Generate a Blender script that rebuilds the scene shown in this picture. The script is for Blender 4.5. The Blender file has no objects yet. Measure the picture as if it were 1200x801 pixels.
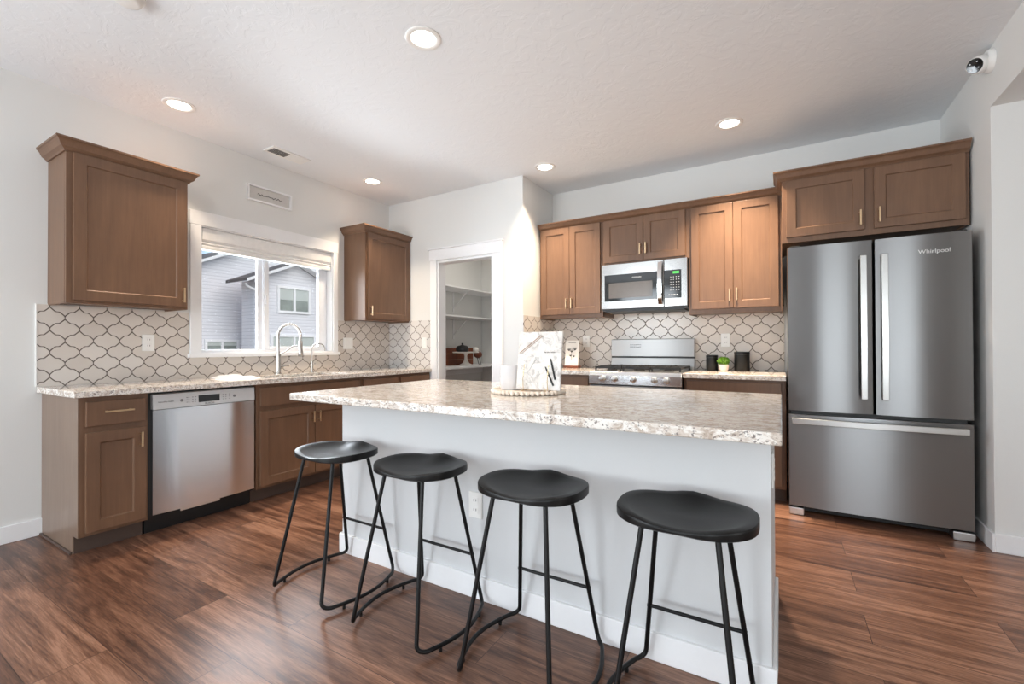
import bpy, bmesh, math, random
from math import pi, sin, cos, radians, sqrt
from mathutils import Vector, Matrix

random.seed(7)
SC = bpy.context.scene
COL = SC.collection

# ------------------------------------------------------------------ camera, sky, lights, exposure
cam_d = bpy.data.cameras.new('camera')
cam = bpy.data.objects.new('camera', cam_d)
COL.objects.link(cam)
SC.camera = cam
cam_d.sensor_fit = 'HORIZONTAL'
cam_d.sensor_width = 36.0
cam_d.lens = 36.0 * 526.4 / 1200.0
cam_d.shift_x = -2.15 / 1200.0
cam_d.shift_y = 2.34 / 1200.0
cam_d.clip_start = 0.02
_r, _u, _f = Vector((0.85884, 0.51223, -0.0040)), Vector((0.00666, -0.00336, 0.99997)), Vector((-0.51220, 0.85884, 0.0063))
cam.matrix_world = Matrix(((_r.x, _u.x, -_f.x, 3.834), (_r.y, _u.y, -_f.y, 0.036), (_r.z, _u.z, -_f.z, 1.116), (0, 0, 0, 1)))

SC.view_settings.view_transform = 'Standard'
SC.view_settings.look = 'None'
SC.view_settings.gamma = 1.0
SC.view_settings.exposure = 0.2
SC.view_settings.use_curve_mapping = False

W = bpy.data.worlds.new('sky')
SC.world = W
W.use_nodes = True
_nt = W.node_tree
_nt.nodes.clear()
_sky = _nt.nodes.new('ShaderNodeTexSky')
_sky.sky_type = 'NISHITA'
_sky.sun_disc = False
_sky.sun_elevation = radians(48)
_sky.sun_rotation = radians(250)
_bg = _nt.nodes.new('ShaderNodeBackground')
_bg.inputs['Strength'].default_value = 0.13
_wo = _nt.nodes.new('ShaderNodeOutputWorld')
_nt.links.new(_sky.outputs[0], _bg.inputs[0])
_nt.links.new(_bg.outputs[0], _wo.inputs[0])


def area(name, loc, direction, sx, sy, power, color):
    d = bpy.data.lights.new(name, 'AREA')
    d.shape = 'RECTANGLE'
    d.size, d.size_y = sx, sy
    d.energy = power
    d.color = color
    o = bpy.data.objects.new(name, d)
    o.location = loc
    o.rotation_euler = Vector(direction).to_track_quat('-Z', 'Y').to_euler()
    COL.objects.link(o)
    return o


DAY = (0.87, 0.94, 1.0)
area('daylight_patio_door', (1.05, -3.12, 1.72), (0, 1, 0), 1.3, 1.5, 60, DAY)
area('side_fill', (-0.08, -1.75, 1.13), (1, 0, 0), 2.0, 2.0, 15, DAY)  # unseen lamp added to brighten the floor in the left foreground
area('ceiling_fill_side', (0.0, -1.75, 0.6), (0.62, 0, 0.78), 0.8, 1.9, 26, (0.90, 0.96, 1.0))  # added fill lamp tilted up from the left to brighten the ceiling
area('ceiling_fill_patio', (1.35, -3.05, 0.75), (0, 0.62, 0.78), 2.3, 0.9, 62, (0.90, 0.96, 1.0))  # added fill lamp aimed upward from the rear, lifts the ceiling
area('ceiling_fill_living', (4.9, -3.05, 0.9), (0, 0.62, 0.78), 1.5, 0.6, 44, (0.90, 0.96, 1.0))  # second rear fill lamp, added to lighten the ceiling
sun_d = bpy.data.lights.new('sun', 'SUN')
sun_d.energy = 2.1
sun_d.angle = radians(55)
sun_d.color = (1.0, 0.96, 0.90)
sun = bpy.data.objects.new('sun', sun_d)
area('pantry_fill', (0.95, 4.6, 2.70), (0, 0, -1), 0.25, 0.25, 8, (1.0, 0.93, 0.84))  # added fill without a fixture, lightens the pantry interior
sun.rotation_euler = Vector((-0.80, 0.12, -0.55)).to_track_quat('-Z', 'Y').to_euler()
COL.objects.link(sun)
area('daylight_living_window', (4.9, -3.12, 1.35), (0, 1, 0), 1.5, 1.5, 16, DAY)
area('daylight_hall_window', (7.42, -0.6, 1.35), (-1, 0, 0), 1.6, 1.4, 22, (1.0, 0.97, 0.92))
area('daylight_kitchen_window', (-0.19, 2.36, 1.5), (1, 0, 0), 1.05, 0.75, 42, DAY)

# ------------------------------------------------------------------ materials


def srgb(r, g, b):
    def c(v):
        v /= 255.0
        return v / 12.92 if v <= 0.04045 else ((v + 0.055) / 1.055) ** 2.4
    return (c(r), c(g), c(b), 1.0)


class NT:
    """small helper round a node tree"""

    def __init__(self, name):
        self.m = bpy.data.materials.new(name)
        self.m.use_nodes = True
        self.t = self.m.node_tree
        self.b = self.t.nodes['Principled BSDF']
        self._co = None

    def n(self, kind, **kw):
        nd = self.t.nodes.new('ShaderNode' + kind)
        for k, v in kw.items():
            setattr(nd, k, v)
        return nd

    def l(self, a, b):
        self.t.links.new(a, b)

    def coord(self, sx=1, sy=1, sz=1):
        if not self._co:
            self._co = self.n('TexCoord')
        mp = self.n('Mapping')
        mp.inputs['Scale'].default_value = (sx, sy, sz)
        self.l(self._co.outputs['Object'], mp.inputs['Vector'])
        return mp.outputs[0]

    def math(self, op, a, b=None, c=None):
        nd = self.n('Math', operation=op)
        for i, v in enumerate((a, b, c)):
            if v is None:
                continue
            if isinstance(v, (int, float)):
                nd.inputs[i].default_value = v
            else:
                self.l(v, nd.inputs[i])
        return nd.outputs[0]

    def noise(self, vec, scale, detail=3, rough=0.55, dist=0.0):
        nd = self.n('TexNoise')
        nd.inputs['Scale'].default_value = scale
        nd.inputs['Detail'].default_value = detail
        nd.inputs['Roughness'].default_value = rough
        nd.inputs['Distortion'].default_value = dist
        self.l(vec, nd.inputs['Vector'])
        return nd.outputs['Fac']

    def ramp(self, fac, stops):
        nd = self.n('ValToRGB')
        e = nd.color_ramp.elements
        while len(e) < len(stops):
            e.new(0.5)
        for i, (p, c) in enumerate(stops):
            e[i].position = p
            e[i].color = c
        self.l(fac, nd.inputs[0])
        return nd.outputs[0]

    def mix(self, fac, a, b, mode='MIX'):
        nd = self.n('MixRGB', blend_type=mode)
        for i, v in enumerate((fac, a, b)):
            if isinstance(v, (int, float)):
                nd.inputs[i].default_value = v
            elif isinstance(v, tuple):
                nd.inputs[i].default_value = v
            else:
                self.l(v, nd.inputs[i])
        return nd.outputs[0]

    def bump(self, h, strength=0.2, dist=0.01):
        nd = self.n('Bump')
        nd.inputs['Strength'].default_value = strength
        nd.inputs['Distance'].default_value = dist
        self.l(h, nd.inputs['Height'])
        self.l(nd.outputs[0], self.b.inputs['Normal'])

    def set(self, **kw):
        for k, v in kw.items():
            k = k.replace('_', ' ')
            if isinstance(v, (int, float, tuple)):
                self.b.inputs[k].default_value = v
            else:
                self.l(v, self.b.inputs[k])
        return self


def plain(name, col, rough=0.5, metal=0.0, var=0.04, scale=30.0, spec=0.5, coat=0.0):
    t = NT(name)
    f = t.noise(t.coord(), scale)
    lo = tuple(c * (1 - var) for c in col[:3]) + (1,)
    hi = tuple(min(1, c * (1 + var)) for c in col[:3]) + (1,)
    t.set(Base_Color=t.ramp(f, [(0.3, lo), (0.7, hi)]), Roughness=rough, Metallic=metal, Specular_IOR_Level=spec, Coat_Weight=coat)
    return t.m


def emit(name, col, strength):
    t = NT(name)
    t.set(Base_Color=col, Emission_Color=col, Emission_Strength=strength, Roughness=0.5)
    return t.m


M = {}


def wood_mat(name, dark, mid, light, rough=0.38, spec=0.45):
    t = NT(name)
    v = t.coord(9, 9, 0.9)
    a = t.noise(v, 3.2, 6, 0.62, 0.25)
    b = t.noise(t.coord(55, 55, 2.2), 2.0, 4, 0.6)
    blot = t.noise(t.coord(1.6, 1.6, 1.2), 2.2, 3)
    f = t.math('ADD', t.math('MULTIPLY', a, 0.4), t.math('ADD', t.math('MULTIPLY', b, 0.28), t.math('MULTIPLY', blot, 0.32)))
    c = t.ramp(f, [(0.32, dark), (0.5, mid), (0.68, light)])
    t.set(Base_Color=c, Roughness=rough, Specular_IOR_Level=spec)
    t.bump(b, 0.05, 0.002)
    return t.m


def granite_mat():
    t = NT('speckled_granite')
    vs = t.coord(0.6, 1.0, 1.0)
    big = t.noise(vs, 7, 3, 0.6, 0.4)
    med = t.noise(vs, 34, 4, 0.72, 0.9)
    fin = t.noise(vs, 85, 3, 0.75, 0.6)
    spk = t.noise(t.coord(0.7, 1.0, 1.0), 130, 2, 0.6, 0.3)
    c = t.ramp(med, [(0.38, srgb(188, 172, 158)), (0.47, srgb(218, 208, 198)), (0.55, srgb(240, 236, 230))])
    tan = t.ramp(big, [(0.45, (0, 0, 0, 1)), (0.62, (1, 1, 1, 1))])
    c = t.mix(t.math('MULTIPLY', tan, 0.2), c, srgb(214, 194, 178))
    br = t.ramp(fin, [(0.575, (0, 0, 0, 1)), (0.61, (1, 1, 1, 1))])
    c = t.mix(t.math('MULTIPLY', br, 0.7), c, srgb(164, 148, 136))
    dk = t.ramp(spk, [(0.60, (0, 0, 0, 1)), (0.64, (1, 1, 1, 1))])
    c = t.mix(t.math('MULTIPLY', dk, 0.8), c, srgb(104, 96, 93))
    t.set(Base_Color=c, Roughness=0.08, Specular_IOR_Level=0.6)
    return t.m


def floor_mat():
    t = NT('vinyl_wood_planks')
    co = t.coord()
    br = t.n('TexBrick')
    br.offset = 0.37
    br.offset_frequency = 2
    br.squash = 1.0
    br.inputs['Scale'].default_value = 1.0
    br.inputs['Mortar Size'].default_value = 0.0014
    br.inputs['Mortar Smooth'].default_value = 0.2
    br.inputs['Bias'].default_value = 0.0
    br.inputs['Brick Width'].default_value = 1.22
    br.inputs['Row Height'].default_value = 0.21
    br.inputs['Color1'].default_value = (0.0, 0.0, 0.0, 1)
    br.inputs['Color2'].default_value = (1.0, 1.0, 1.0, 1)
    mp = t.n('Mapping')
    mp.inputs['Location'].default_value = (0.31, -0.07, 0)
    t.l(co, mp.inputs['Vector'])
    t.l(mp.outputs[0], br.inputs['Vector'])
    sep = t.n('SeparateColor')
    t.l(br.outputs['Color'], sep.inputs[0])
    pv = sep.outputs[0]
    # grain, shifted per plank
    sx = t.n('SeparateXYZ')
    t.l(co, sx.inputs[0])
    cb = t.n('CombineXYZ')
    t.l(t.math('ADD', t.math('MULTIPLY', sx.outputs[0], 0.8), t.math('MULTIPLY', pv, 13.0)), cb.inputs[0])
    t.l(t.math('ADD', t.math('MULTIPLY', sx.outputs[1], 11.0), t.math('MULTIPLY', pv, 7.0)), cb.inputs[1])
    g1 = t.noise(cb.outputs[0], 1.5, 7, 0.62, 1.2)
    cb2 = t.n('CombineXYZ')
    t.l(t.math('ADD', t.math('MULTIPLY', sx.outputs[0], 3.0), t.math('MULTIPLY', pv, 31.0)), cb2.inputs[0])
    t.l(t.math('MULTIPLY', sx.outputs[1], 60.0), cb2.inputs[1])
    g2 = t.noise(cb2.outputs[0], 3.0, 4, 0.7, 0.2)
    f = t.math('ADD', t.math('MULTIPLY', g1, 0.54), t.math('ADD', t.math('MULTIPLY', g2, 0.36), t.math('MULTIPLY', pv, 0.10)))
    c = t.ramp(f, [(0.34, srgb(52, 34, 26)), (0.44, srgb(90, 60, 46)), (0.52, srgb(121, 85, 66)), (0.62, srgb(158, 118, 96))])
    c = t.mix(t.math('MULTIPLY', br.outputs['Fac'], 0.75), c, srgb(48, 30, 24))
    t.set(Base_Color=c, Roughness=t.math('ADD', t.math('MULTIPLY', g2, 0.14), 0.25), Specular_IOR_Level=0.5)
    t.bump(t.math('SUBTRACT', t.math('MULTIPLY', g2, 0.3), br.outputs['Fac']), 0.12, 0.002)
    return t.m


def tile_mat(name, axis, o, z0, w, h, cols):
    """lantern (arabesque) tiles: ogee edges with a small cusp, on the wall's own two axes"""
    t = NT(name)
    s = t.n('SeparateXYZ')
    t.l(t.coord(), s.inputs[0])
    a = t.math('MULTIPLY', t.math('SUBTRACT', s.outputs['XYZ'.index(axis)], o), pi / w)
    b = t.math('MULTIPLY', t.math('SUBTRACT', s.outputs[2], z0), pi / h)
    p = t.math('ADD', a, b)
    q = t.math('SUBTRACT', a, b)

    def wig(x, sign):
        s1 = t.math('MULTIPLY', t.math('SINE', t.math('MULTIPLY', x, 2.0)), 0.25 * sign)
        s2 = t.math('MULTIPLY', t.math('SINE', t.math('MULTIPLY', x, 6.0)), 0.052 * sign)
        s3 = t.math('MULTIPLY', t.math('SINE', t.math('MULTIPLY', x, 10.0)), 0.014 * sign)
        return t.math('ADD', s1, t.math('ADD', s2, s3))
    P = t.math('ADD', p, wig(q, 1.0))
    Q = t.math('ADD', q, wig(p, 1.0))
    e = t.math('MINIMUM', t.math('ABSOLUTE', t.math('SINE', P)), t.math('ABSOLUTE', t.math('SINE', Q)))
    g = t.n('MapRange', interpolation_type='SMOOTHSTEP')
    g.inputs[1].default_value = 0.06
    g.inputs[2].default_value = 0.125
    t.l(e, g.inputs[0])
    # tone per tile
    fl = t.n('CombineXYZ')
    t.l(t.math('FLOOR', t.math('DIVIDE', P, pi)), fl.inputs[0])
    t.l(t.math('FLOOR', t.math('DIVIDE', Q, pi)), fl.inputs[1])
    wn = t.n('TexWhiteNoise', noise_dimensions='2D')
    t.l(fl.outputs[0], wn.inputs['Vector'])
    tone = t.ramp(wn.outputs['Value'], [(0.0, cols[0]), (1.0, cols[1])])
    c = t.mix(g.outputs[0], srgb(92, 80, 72), tone)
    t.set(Base_Color=c, Roughness=t.math('SUBTRACT', 0.75, t.math('MULTIPLY', g.outputs[0], 0.57)), Specular_IOR_Level=0.5)
    t.bump(g.outputs[0], 0.5, 0.002)
    return t.m


def steel_mat(name, col, rough=0.36, aniso=0.95, streak=0.05, wave=2.2):
    t = NT(name)
    n = t.noise(t.coord(1.2, 1.2, 160), 3.0, 3, 0.6)
    r = t.math('ADD', rough - streak * 0.5, t.math('MULTIPLY', n, streak))
    t.set(Base_Color=col, Metallic=1.0, Roughness=r, Anisotropic=aniso, Anisotropic_Rotation=0.25)
    t.bump(t.noise(t.coord(), wave, 2, 0.5), 0.10, 0.010)
    tg = t.n('Tangent', direction_type='RADIAL', axis='Z')
    t.l(tg.outputs[0], t.b.inputs['Tangent'])
    return t.m


def glass_mat():
    t = NT('window_glass')
    tr = t.n('BsdfTransparent')
    gl = t.n('BsdfGlossy')
    gl.inputs['Roughness'].default_value = 0.02
    fr = t.n('Fresnel')
    fr.inputs[0].default_value = 1.35
    mx = t.n('MixShader')
    t.l(fr.outputs[0], mx.inputs[0])
    t.l(tr.outputs[0], mx.inputs[1])
    t.l(gl.outputs[0], mx.inputs[2])
    out = [n for n in t.t.nodes if n.type == 'OUTPUT_MATERIAL'][0]
    t.l(mx.outputs[0], out.inputs[0])
    return t.m


def paint(name, col, rough=0.6, bumpy=0.0, scale=60.0):
    t = NT(name)
    n = t.noise(t.coord(), scale, 4, 0.6)
    lo = tuple(c * 0.985 for c in col[:3]) + (1,)
    t.set(Base_Color=t.ramp(n, [(0.3, lo), (0.7, col)]), Roughness=rough, Specular_IOR_Level=0.35)
    if bumpy:
        t.bump(n, bumpy, 0.004)
    return t.m


def ceiling_mat():
    t = NT('knockdown_ceiling')
    v = t.coord()
    n = t.noise(v, 9.0, 5, 0.62, 1.4)
    k = t.ramp(n, [(0.47, (0, 0, 0, 1)), (0.54, (1, 1, 1, 1))])
    t.set(Base_Color=srgb(234, 237, 240), Roughness=0.75, Specular_IOR_Level=0.25)
    t.bump(k, 0.15, 0.006)
    return t.m


def siding_mat():
    t = NT('lap_siding')
    s = t.n('SeparateXYZ')
    t.l(t.coord(), s.inputs[0])
    f = t.math('FRACT', t.math('DIVIDE', s.outputs[2], 0.105))
    c = t.ramp(f, [(0.0, srgb(158, 160, 168)), (0.10, srgb(226, 226, 230)), (1.0, srgb(232, 232, 236))])
    t.set(Base_Color=c, Roughness=0.7)
    t.bump(t.math('SUBTRACT', 1.0, f), 0.6, 0.015)
    return t.m


def marble_print():
    t = NT('marbled_print')
    v = t.coord()
    n = t.noise(v, 18, 6, 0.7, 1.2)
    c = t.ramp(n, [(0.36, srgb(166, 161, 157)), (0.46, srgb(208, 204, 200)), (0.56, srgb(220, 217, 214))])
    t.set(Base_Color=c, Roughness=0.35)
    return t.m


M['wall'] = paint('wall_paint', srgb(225, 225, 223), 0.65, 0.03, 180)
M['ceiling'] = ceiling_mat()
M['trim'] = paint('white_trim_paint', srgb(240, 240, 241), 0.4)
M['island'] = paint('island_paint', srgb(214, 215, 216), 0.55, 0.02, 200)
M['floor'] = floor_mat()
M['wood'] = wood_mat('stained_maple', srgb(101, 75, 57), srgb(113, 84, 64), srgb(125, 94, 71))
M['wood_end'] = wood_mat('stained_maple_panel', srgb(112, 92, 78), srgb(126, 105, 90), srgb(138, 117, 101), 0.3)
M['toe'] = plain('toe_kick_board', srgb(82, 66, 58), 0.5)
M['granite'] = granite_mat()
M['steel'] = steel_mat('brushed_steel', (0.63, 0.63, 0.63, 1))
M['steel_light'] = steel_mat('dishwasher_steel', (0.76, 0.79, 0.82, 1), 0.20, 0.93, wave=3.0)
M['steel_warm'] = steel_mat('appliance_steel', (0.36, 0.355, 0.35, 1), 0.22, 0.6, wave=5.0)
M['steel_soft_brushed'] = steel_mat('backguard_steel', (0.40, 0.395, 0.39, 1), 0.38, 0.9, wave=5.0)
M['steel_dark'] = steel_mat('fridge_steel', (0.27, 0.272, 0.275, 1), 0.30, 0.93)
M['steel_soft'] = plain('satin_steel', (0.62, 0.62, 0.61, 1), 0.32, 1.0, 0.02)
M['panel_steel'] = plain('silver_panel', srgb(206, 207, 208), 0.35, 0.25, 0.01)
M['chrome'] = plain('polished_chrome', (0.80, 0.80, 0.80, 1), 0.12, 1.0, 0.01)
M['nickel'] = plain('brushed_nickel', (0.50, 0.48, 0.46, 1), 0.26, 1.0, 0.02)
M['brass'] = plain('champagne_bronze', srgb(214, 186, 150), 0.3, 1.0, 0.02)
M['black'] = plain('black_plastic', srgb(22, 22, 23), 0.4)
M['black_gloss'] = plain('black_glass', srgb(14, 14, 15), 0.08)
M['mesh_glass'] = plain('oven_window', srgb(92, 84, 78), 0.2)
M['iron'] = plain('cast_iron', srgb(34, 34, 36), 0.55)
M['seat'] = wood_mat('black_stained_wood', srgb(9, 9, 10), srgb(17, 16, 16), srgb(27, 26, 26), 0.38, 0.28)
M['stool_metal'] = plain('black_powder_coat', srgb(13, 13, 14), 0.4, spec=0.3)
M['white_plastic'] = plain('white_plastic', srgb(238, 237, 234), 0.35, 0, 0.01)
M['slot'] = plain('outlet_slot', srgb(70, 66, 62), 0.5)
M['vinyl'] = plain('white_vinyl', srgb(232, 234, 238), 0.35, 0, 0.01)
M['glass'] = glass_mat()
M['blind'] = plain('white_fabric_shade', srgb(238, 237, 235), 0.8, 0, 0.03)
M['siding'] = siding_mat()
M['roof'] = plain('asphalt_shingle', srgb(104, 100, 98), 0.9, 0, 0.3, 40)
M['fascia'] = plain('white_fascia', srgb(245, 245, 246), 0.6)
M['ext_pane'] = plain('reflecting_pane', srgb(142, 150, 144), 0.15, 0, 0.2, 3)
M['ext_blind'] = plain('pane_with_blind', srgb(196, 203, 198), 0.4, 0, 0.02)
M['fence'] = plain('tan_fence_board', srgb(214, 196, 172), 0.8, 0, 0.1)
M['ground'] = plain('gravel_ground', srgb(170, 160, 148), 0.95, 0, 0.25, 25)
M['lamp'] = emit('lamp_diffuser', (1.0, 0.95, 0.88, 1), 9.0)
M['towel'] = plain('white_towel', srgb(218, 217, 215), 0.9, 0, 0.03)
M['candle'] = plain('frosted_white_glass', srgb(216, 216, 219), 0.25, 0, 0.01)
M['bead'] = plain('whitewashed_wood_bead', srgb(232, 220, 206), 0.6, 0, 0.15, 60)
M['board'] = marble_print()
M['gold'] = plain('gold_wire', srgb(214, 192, 152), 0.25, 1.0, 0.02)
M['tan_line'] = plain('tan_inlay', srgb(166, 138, 116), 0.5)
M['grey_line'] = plain('grey_ink', srgb(168, 168, 168), 0.6)
M['ink'] = plain('dark_ink', srgb(62, 58, 56), 0.6)
M['red_wood'] = plain('red_brown_wood', srgb(112, 58, 36), 0.45, 0, 0.25, 12)
M['crate'] = wood_mat('striped_walnut', srgb(84, 34, 14), srgb(120, 56, 24), srgb(158, 86, 44))
M['ceramic'] = plain('white_ceramic', srgb(242, 238, 232), 0.3)
M['pink_pot'] = plain('blush_pot', srgb(238, 214, 204), 0.5)
M['leaf'] = plain('green_leaf', srgb(112, 160, 50), 0.6, 0, 0.5, 90)
M['canister'] = plain('matte_black_ceramic', srgb(21, 21, 22), 0.4, spec=0.3)
M['paper'] = plain('paper', srgb(236, 232, 226), 0.7)
M['sign_back'] = plain('grey_white_board', srgb(206, 203, 199), 0.7)
M['dark_gap'] = plain('dark_cavity', srgb(28, 25, 23), 0.8)
M['display'] = emit('green_display', srgb(60, 150, 70), 0.8)
M['logo'] = plain('logo_silver', srgb(225, 225, 225), 0.3)
M['button'] = plain('grey_legend', srgb(120, 120, 122), 0.5)
TL = (srgb(206, 197, 188), srgb(217, 210, 203))
M['tile_left'] = tile_mat('lantern_tile_left', 'Y', 1.005, 1.307, 0.1345, 0.1425, TL)
M['tile_side'] = tile_mat('lantern_tile_side', 'Y', 3.70, 1.33, 0.1375, 0.150, TL)
M['tile_back'] = tile_mat('lantern_tile_back', 'X', 3.689, 1.33, 0.1375, 0.152, TL)
M['tile_pantry'] = tile_mat('lantern_tile_pantry', 'X', 0.0, 1.307, 0.1345, 0.1425, (srgb(212, 208, 204), srgb(222, 219, 216)))

# ------------------------------------------------------------------ mesh helpers


class MB:
    def __init__(self, F=None):
        self.v, self.f, self.s, self.mi = [], [], [], []
        self.F = F
        self.cur = 0

    def add(self, vs, fs, smooth=False):
        b = len(self.v)
        if self.F:
            o, u, n = self.F
            vs = [(o[0] + a * u[0] + c * n[0], o[1] + a * u[1] + c * n[1], o[2] + z) for a, c, z in vs]
        self.v += [tuple(p) for p in vs]
        for f in fs:
            self.f.append([b + i for i in f])
            self.s.append(smooth)
            self.mi.append(self.cur)
        return self

    def box(self, x0, x1, y0, y1, z0, z1):
        vs = [(x, y, z) for z in (z0, z1) for y in (y0, y1) for x in (x0, x1)]
        return self.add(vs, [(0, 2, 3, 1), (4, 5, 7, 6), (0, 1, 5, 4), (2, 6, 7, 3), (0, 4, 6, 2), (1, 3, 7, 5)])

    def prism(self, poly, axis, a0, a1, smooth=False):
        """poly: 2-D points in the two other axes (cyclic order x,y,z without axis), extruded along axis"""
        n = len(poly)

        def P(p, a):
            return {'x': (a, p[0], p[1]), 'y': (p[0], a, p[1]), 'z': (p[0], p[1], a)}[axis]
        vs = [P(p, a0) for p in poly] + [P(p, a1) for p in poly]
        fs = [list(range(n)), list(range(2 * n - 1, n - 1, -1))]
        self.add(vs, fs)
        self.add(vs, [(i, (i + 1) % n, n + (i + 1) % n, n + i) for i in range(n)], smooth)
        return self

    def tube(self, pts, r, seg=10, caps=True, closed=False):
        pts = [Vector(p) for p in pts]
        n = len(pts)
        rs = r if isinstance(r, (list, tuple)) else [r] * n
        rings = []
        up = None
        for i in range(n):
            if closed:
                d = pts[(i + 1) % n] - pts[i - 1]
            else:
                d = pts[min(i + 1, n - 1)] - pts[max(i - 1, 0)]
            d.normalize()
            if up is None:
                up = Vector((0, 0, 1)) if abs(d.z) < 0.9 else Vector((1, 0, 0))
            a = d.cross(up)
            if a.length < 1e-6:
                up = Vector((0, 1, 0))
                a = d.cross(up)
            a.normalize()
            b = a.cross(d)
            up = b
            rings.append([tuple(pts[i] + rs[i] * (cos(2 * pi * k / seg) * a + sin(2 * pi * k / seg) * b)) for k in range(seg)])
        vs = [p for ring in rings for p in ring]
        fs = []
        m = n if closed else n - 1
        for i in range(m):
            j = (i + 1) % n
            for k in range(seg):
                fs.append((i * seg + k, i * seg + (k + 1) % seg, j * seg + (k + 1) % seg, j * seg + k))
        self.add(vs, fs, True)
        if caps and not closed:
            self.add(rings[0], [list(range(seg))])
            self.add(rings[-1], [list(range(seg))[::-1]])
        return self

    def lathe(self, prof, c=(0, 0, 0), seg=28, smooth=True, axis='z', caps=True):
        vs, fs = [], []
        n = len(prof)
        for r, h in prof:
            for k in range(seg):
                a = 2 * pi * k / seg
                p = (r * cos(a), r * sin(a), h)
                if axis == 'y':
                    p = (p[0], p[2], p[1])
                elif axis == 'x':
                    p = (p[2], p[0], p[1])
                vs.append((c[0] + p[0], c[1] + p[1], c[2] + p[2]))
        for i in range(n - 1):
            for k in range(seg):
                fs.append((i * seg + k, i * seg + (k + 1) % seg, (i + 1) * seg + (k + 1) % seg, (i + 1) * seg + k))
        self.add(vs, fs, smooth)
        if caps:
            self.add(vs[:seg], [list(range(seg))[::-1]])
            self.add(vs[-seg:], [list(range(seg))])
        return self

    def build(self, name, mat, parent=None, bevel=0.0, seg=2, sub=0, recalc=True):
        off = Vector((0, 0, 0))
        p = parent
        while p is not None:
            off += p.location
            p = p.parent
        me = bpy.data.meshes.new(name)
        me.from_pydata([(x - off.x, y - off.y, z - off.z) for x, y, z in self.v], [], self.f)
        mats = mat if isinstance(mat, (list, tuple)) else [mat]
        for m in mats:
            me.materials.append(M[m])
        for i, poly in enumerate(me.polygons):
            poly.use_smooth = self.s[i]
            poly.material_index = self.mi[i]
        bm = bmesh.new()
        bm.from_mesh(me)
        bmesh.ops.remove_doubles(bm, verts=bm.verts, dist=1e-5)
        if recalc:
            bmesh.ops.recalc_face_normals(bm, faces=bm.faces)
        bm.to_mesh(me)
        bm.free()
        if any(self.s):
            me.set_sharp_from_angle(angle=radians(42))
        o = bpy.data.objects.new(name, me)
        COL.objects.link(o)
        if parent is not None:
            o.parent = parent
        if bevel:
            b = o.modifiers.new('edge', 'BEVEL')
            b.width = bevel
            b.segments = seg
            b.limit_method = 'ANGLE'
            b.angle_limit = radians(50)
            b.harden_normals = False
        if sub:
            s = o.modifiers.new('smooth', 'SUBSURF')
            s.levels = s.render_levels = sub
        return o


def tag(o, label, cat, group=None):
    o['label'] = label
    o['category'] = cat
    if group:
        o['group'] = group
    return o


def thing(name, label, cat, loc, group=None):
    o = bpy.data.objects.new(name, None)
    o.empty_display_size = 0.05
    o.location = loc
    COL.objects.link(o)
    return tag(o, label, cat, group)


def struct(o):
    o['kind'] = 'structure'
    return o


def copy_tree(o, parent=None):
    c = o.copy()
    COL.objects.link(c)
    if parent is not None:
        c.parent = parent
    for ch in list(o.children):
        copy_tree(ch, c)
    return c


def text_part(name, body, size, F, a, c, z, mat, parent, depth=0.0006, shear=0.0, bold=0.0):
    """lettering as a thin raised mesh on a plane: a along, c off the plane, z height of its centre"""
    cu = bpy.data.curves.new(name, 'FONT')
    cu.body = body
    cu.size = size
    cu.align_x = 'CENTER'
    cu.align_y = 'CENTER'
    cu.extrude = depth
    cu.shear = shear
    cu.offset = bold
    tmp = bpy.data.objects.new(name + '_curve', cu)
    COL.objects.link(tmp)
    bpy.context.view_layer.update()
    dg = bpy.context.evaluated_depsgraph_get()
    me = bpy.data.meshes.new_from_object(tmp.evaluated_get(dg))
    vs = [(v.co.x, v.co.y, v.co.z) for v in me.vertices]
    fs = [list(p.vertices) for p in me.polygons]
    bpy.data.objects.remove(tmp)
    bpy.data.curves.remove(cu)
    bpy.data.meshes.remove(me)
    mb = MB(F)
    mb.add([(a + x, c + d + depth, z + y) for x, y, d in vs], fs)
    return mb.build(name, mat, parent, recalc=False)


FL = ((0, 0, 0), (0, 1, 0), (1, 0, 0))            # left wall: a = y, c = x
YB = 4.341
FB = ((0, YB, 0), (1, 0, 0), (0, -1, 0))          # back wall: a = x, c = distance in front of the wall
YP = 3.70
FP = ((0, YP, 0), (1, 0, 0), (0, -1, 0))          # pantry wall
CEIL = 2.727

# ------------------------------------------------------------------ the room


def wall_with_hole(name, x0, x1, y0, y1, z0, z1, axis, h0, h1, hz0, hz1, mat='wall'):
    mb = MB()
    if axis == 'y':                               # hole runs along y
        mb.box(x0, x1, y0, h0, z0, z1)
        mb.box(x0, x1, h1, y1, z0, z1)
        if hz0 > z0:
            mb.box(x0, x1, h0, h1, z0, hz0)
        mb.box(x0, x1, h0, h1, hz1, z1)
    else:
        mb.box(x0, h0, y0, y1, z0, z1)
        mb.box(h1, x1, y0, y1, z0, z1)
        if hz0 > z0:
            mb.box(h0, h1, y0, y1, z0, hz0)
        mb.box(h0, h1, y0, y1, hz1, z1)
    return struct(mb.build(name, mat))


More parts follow.
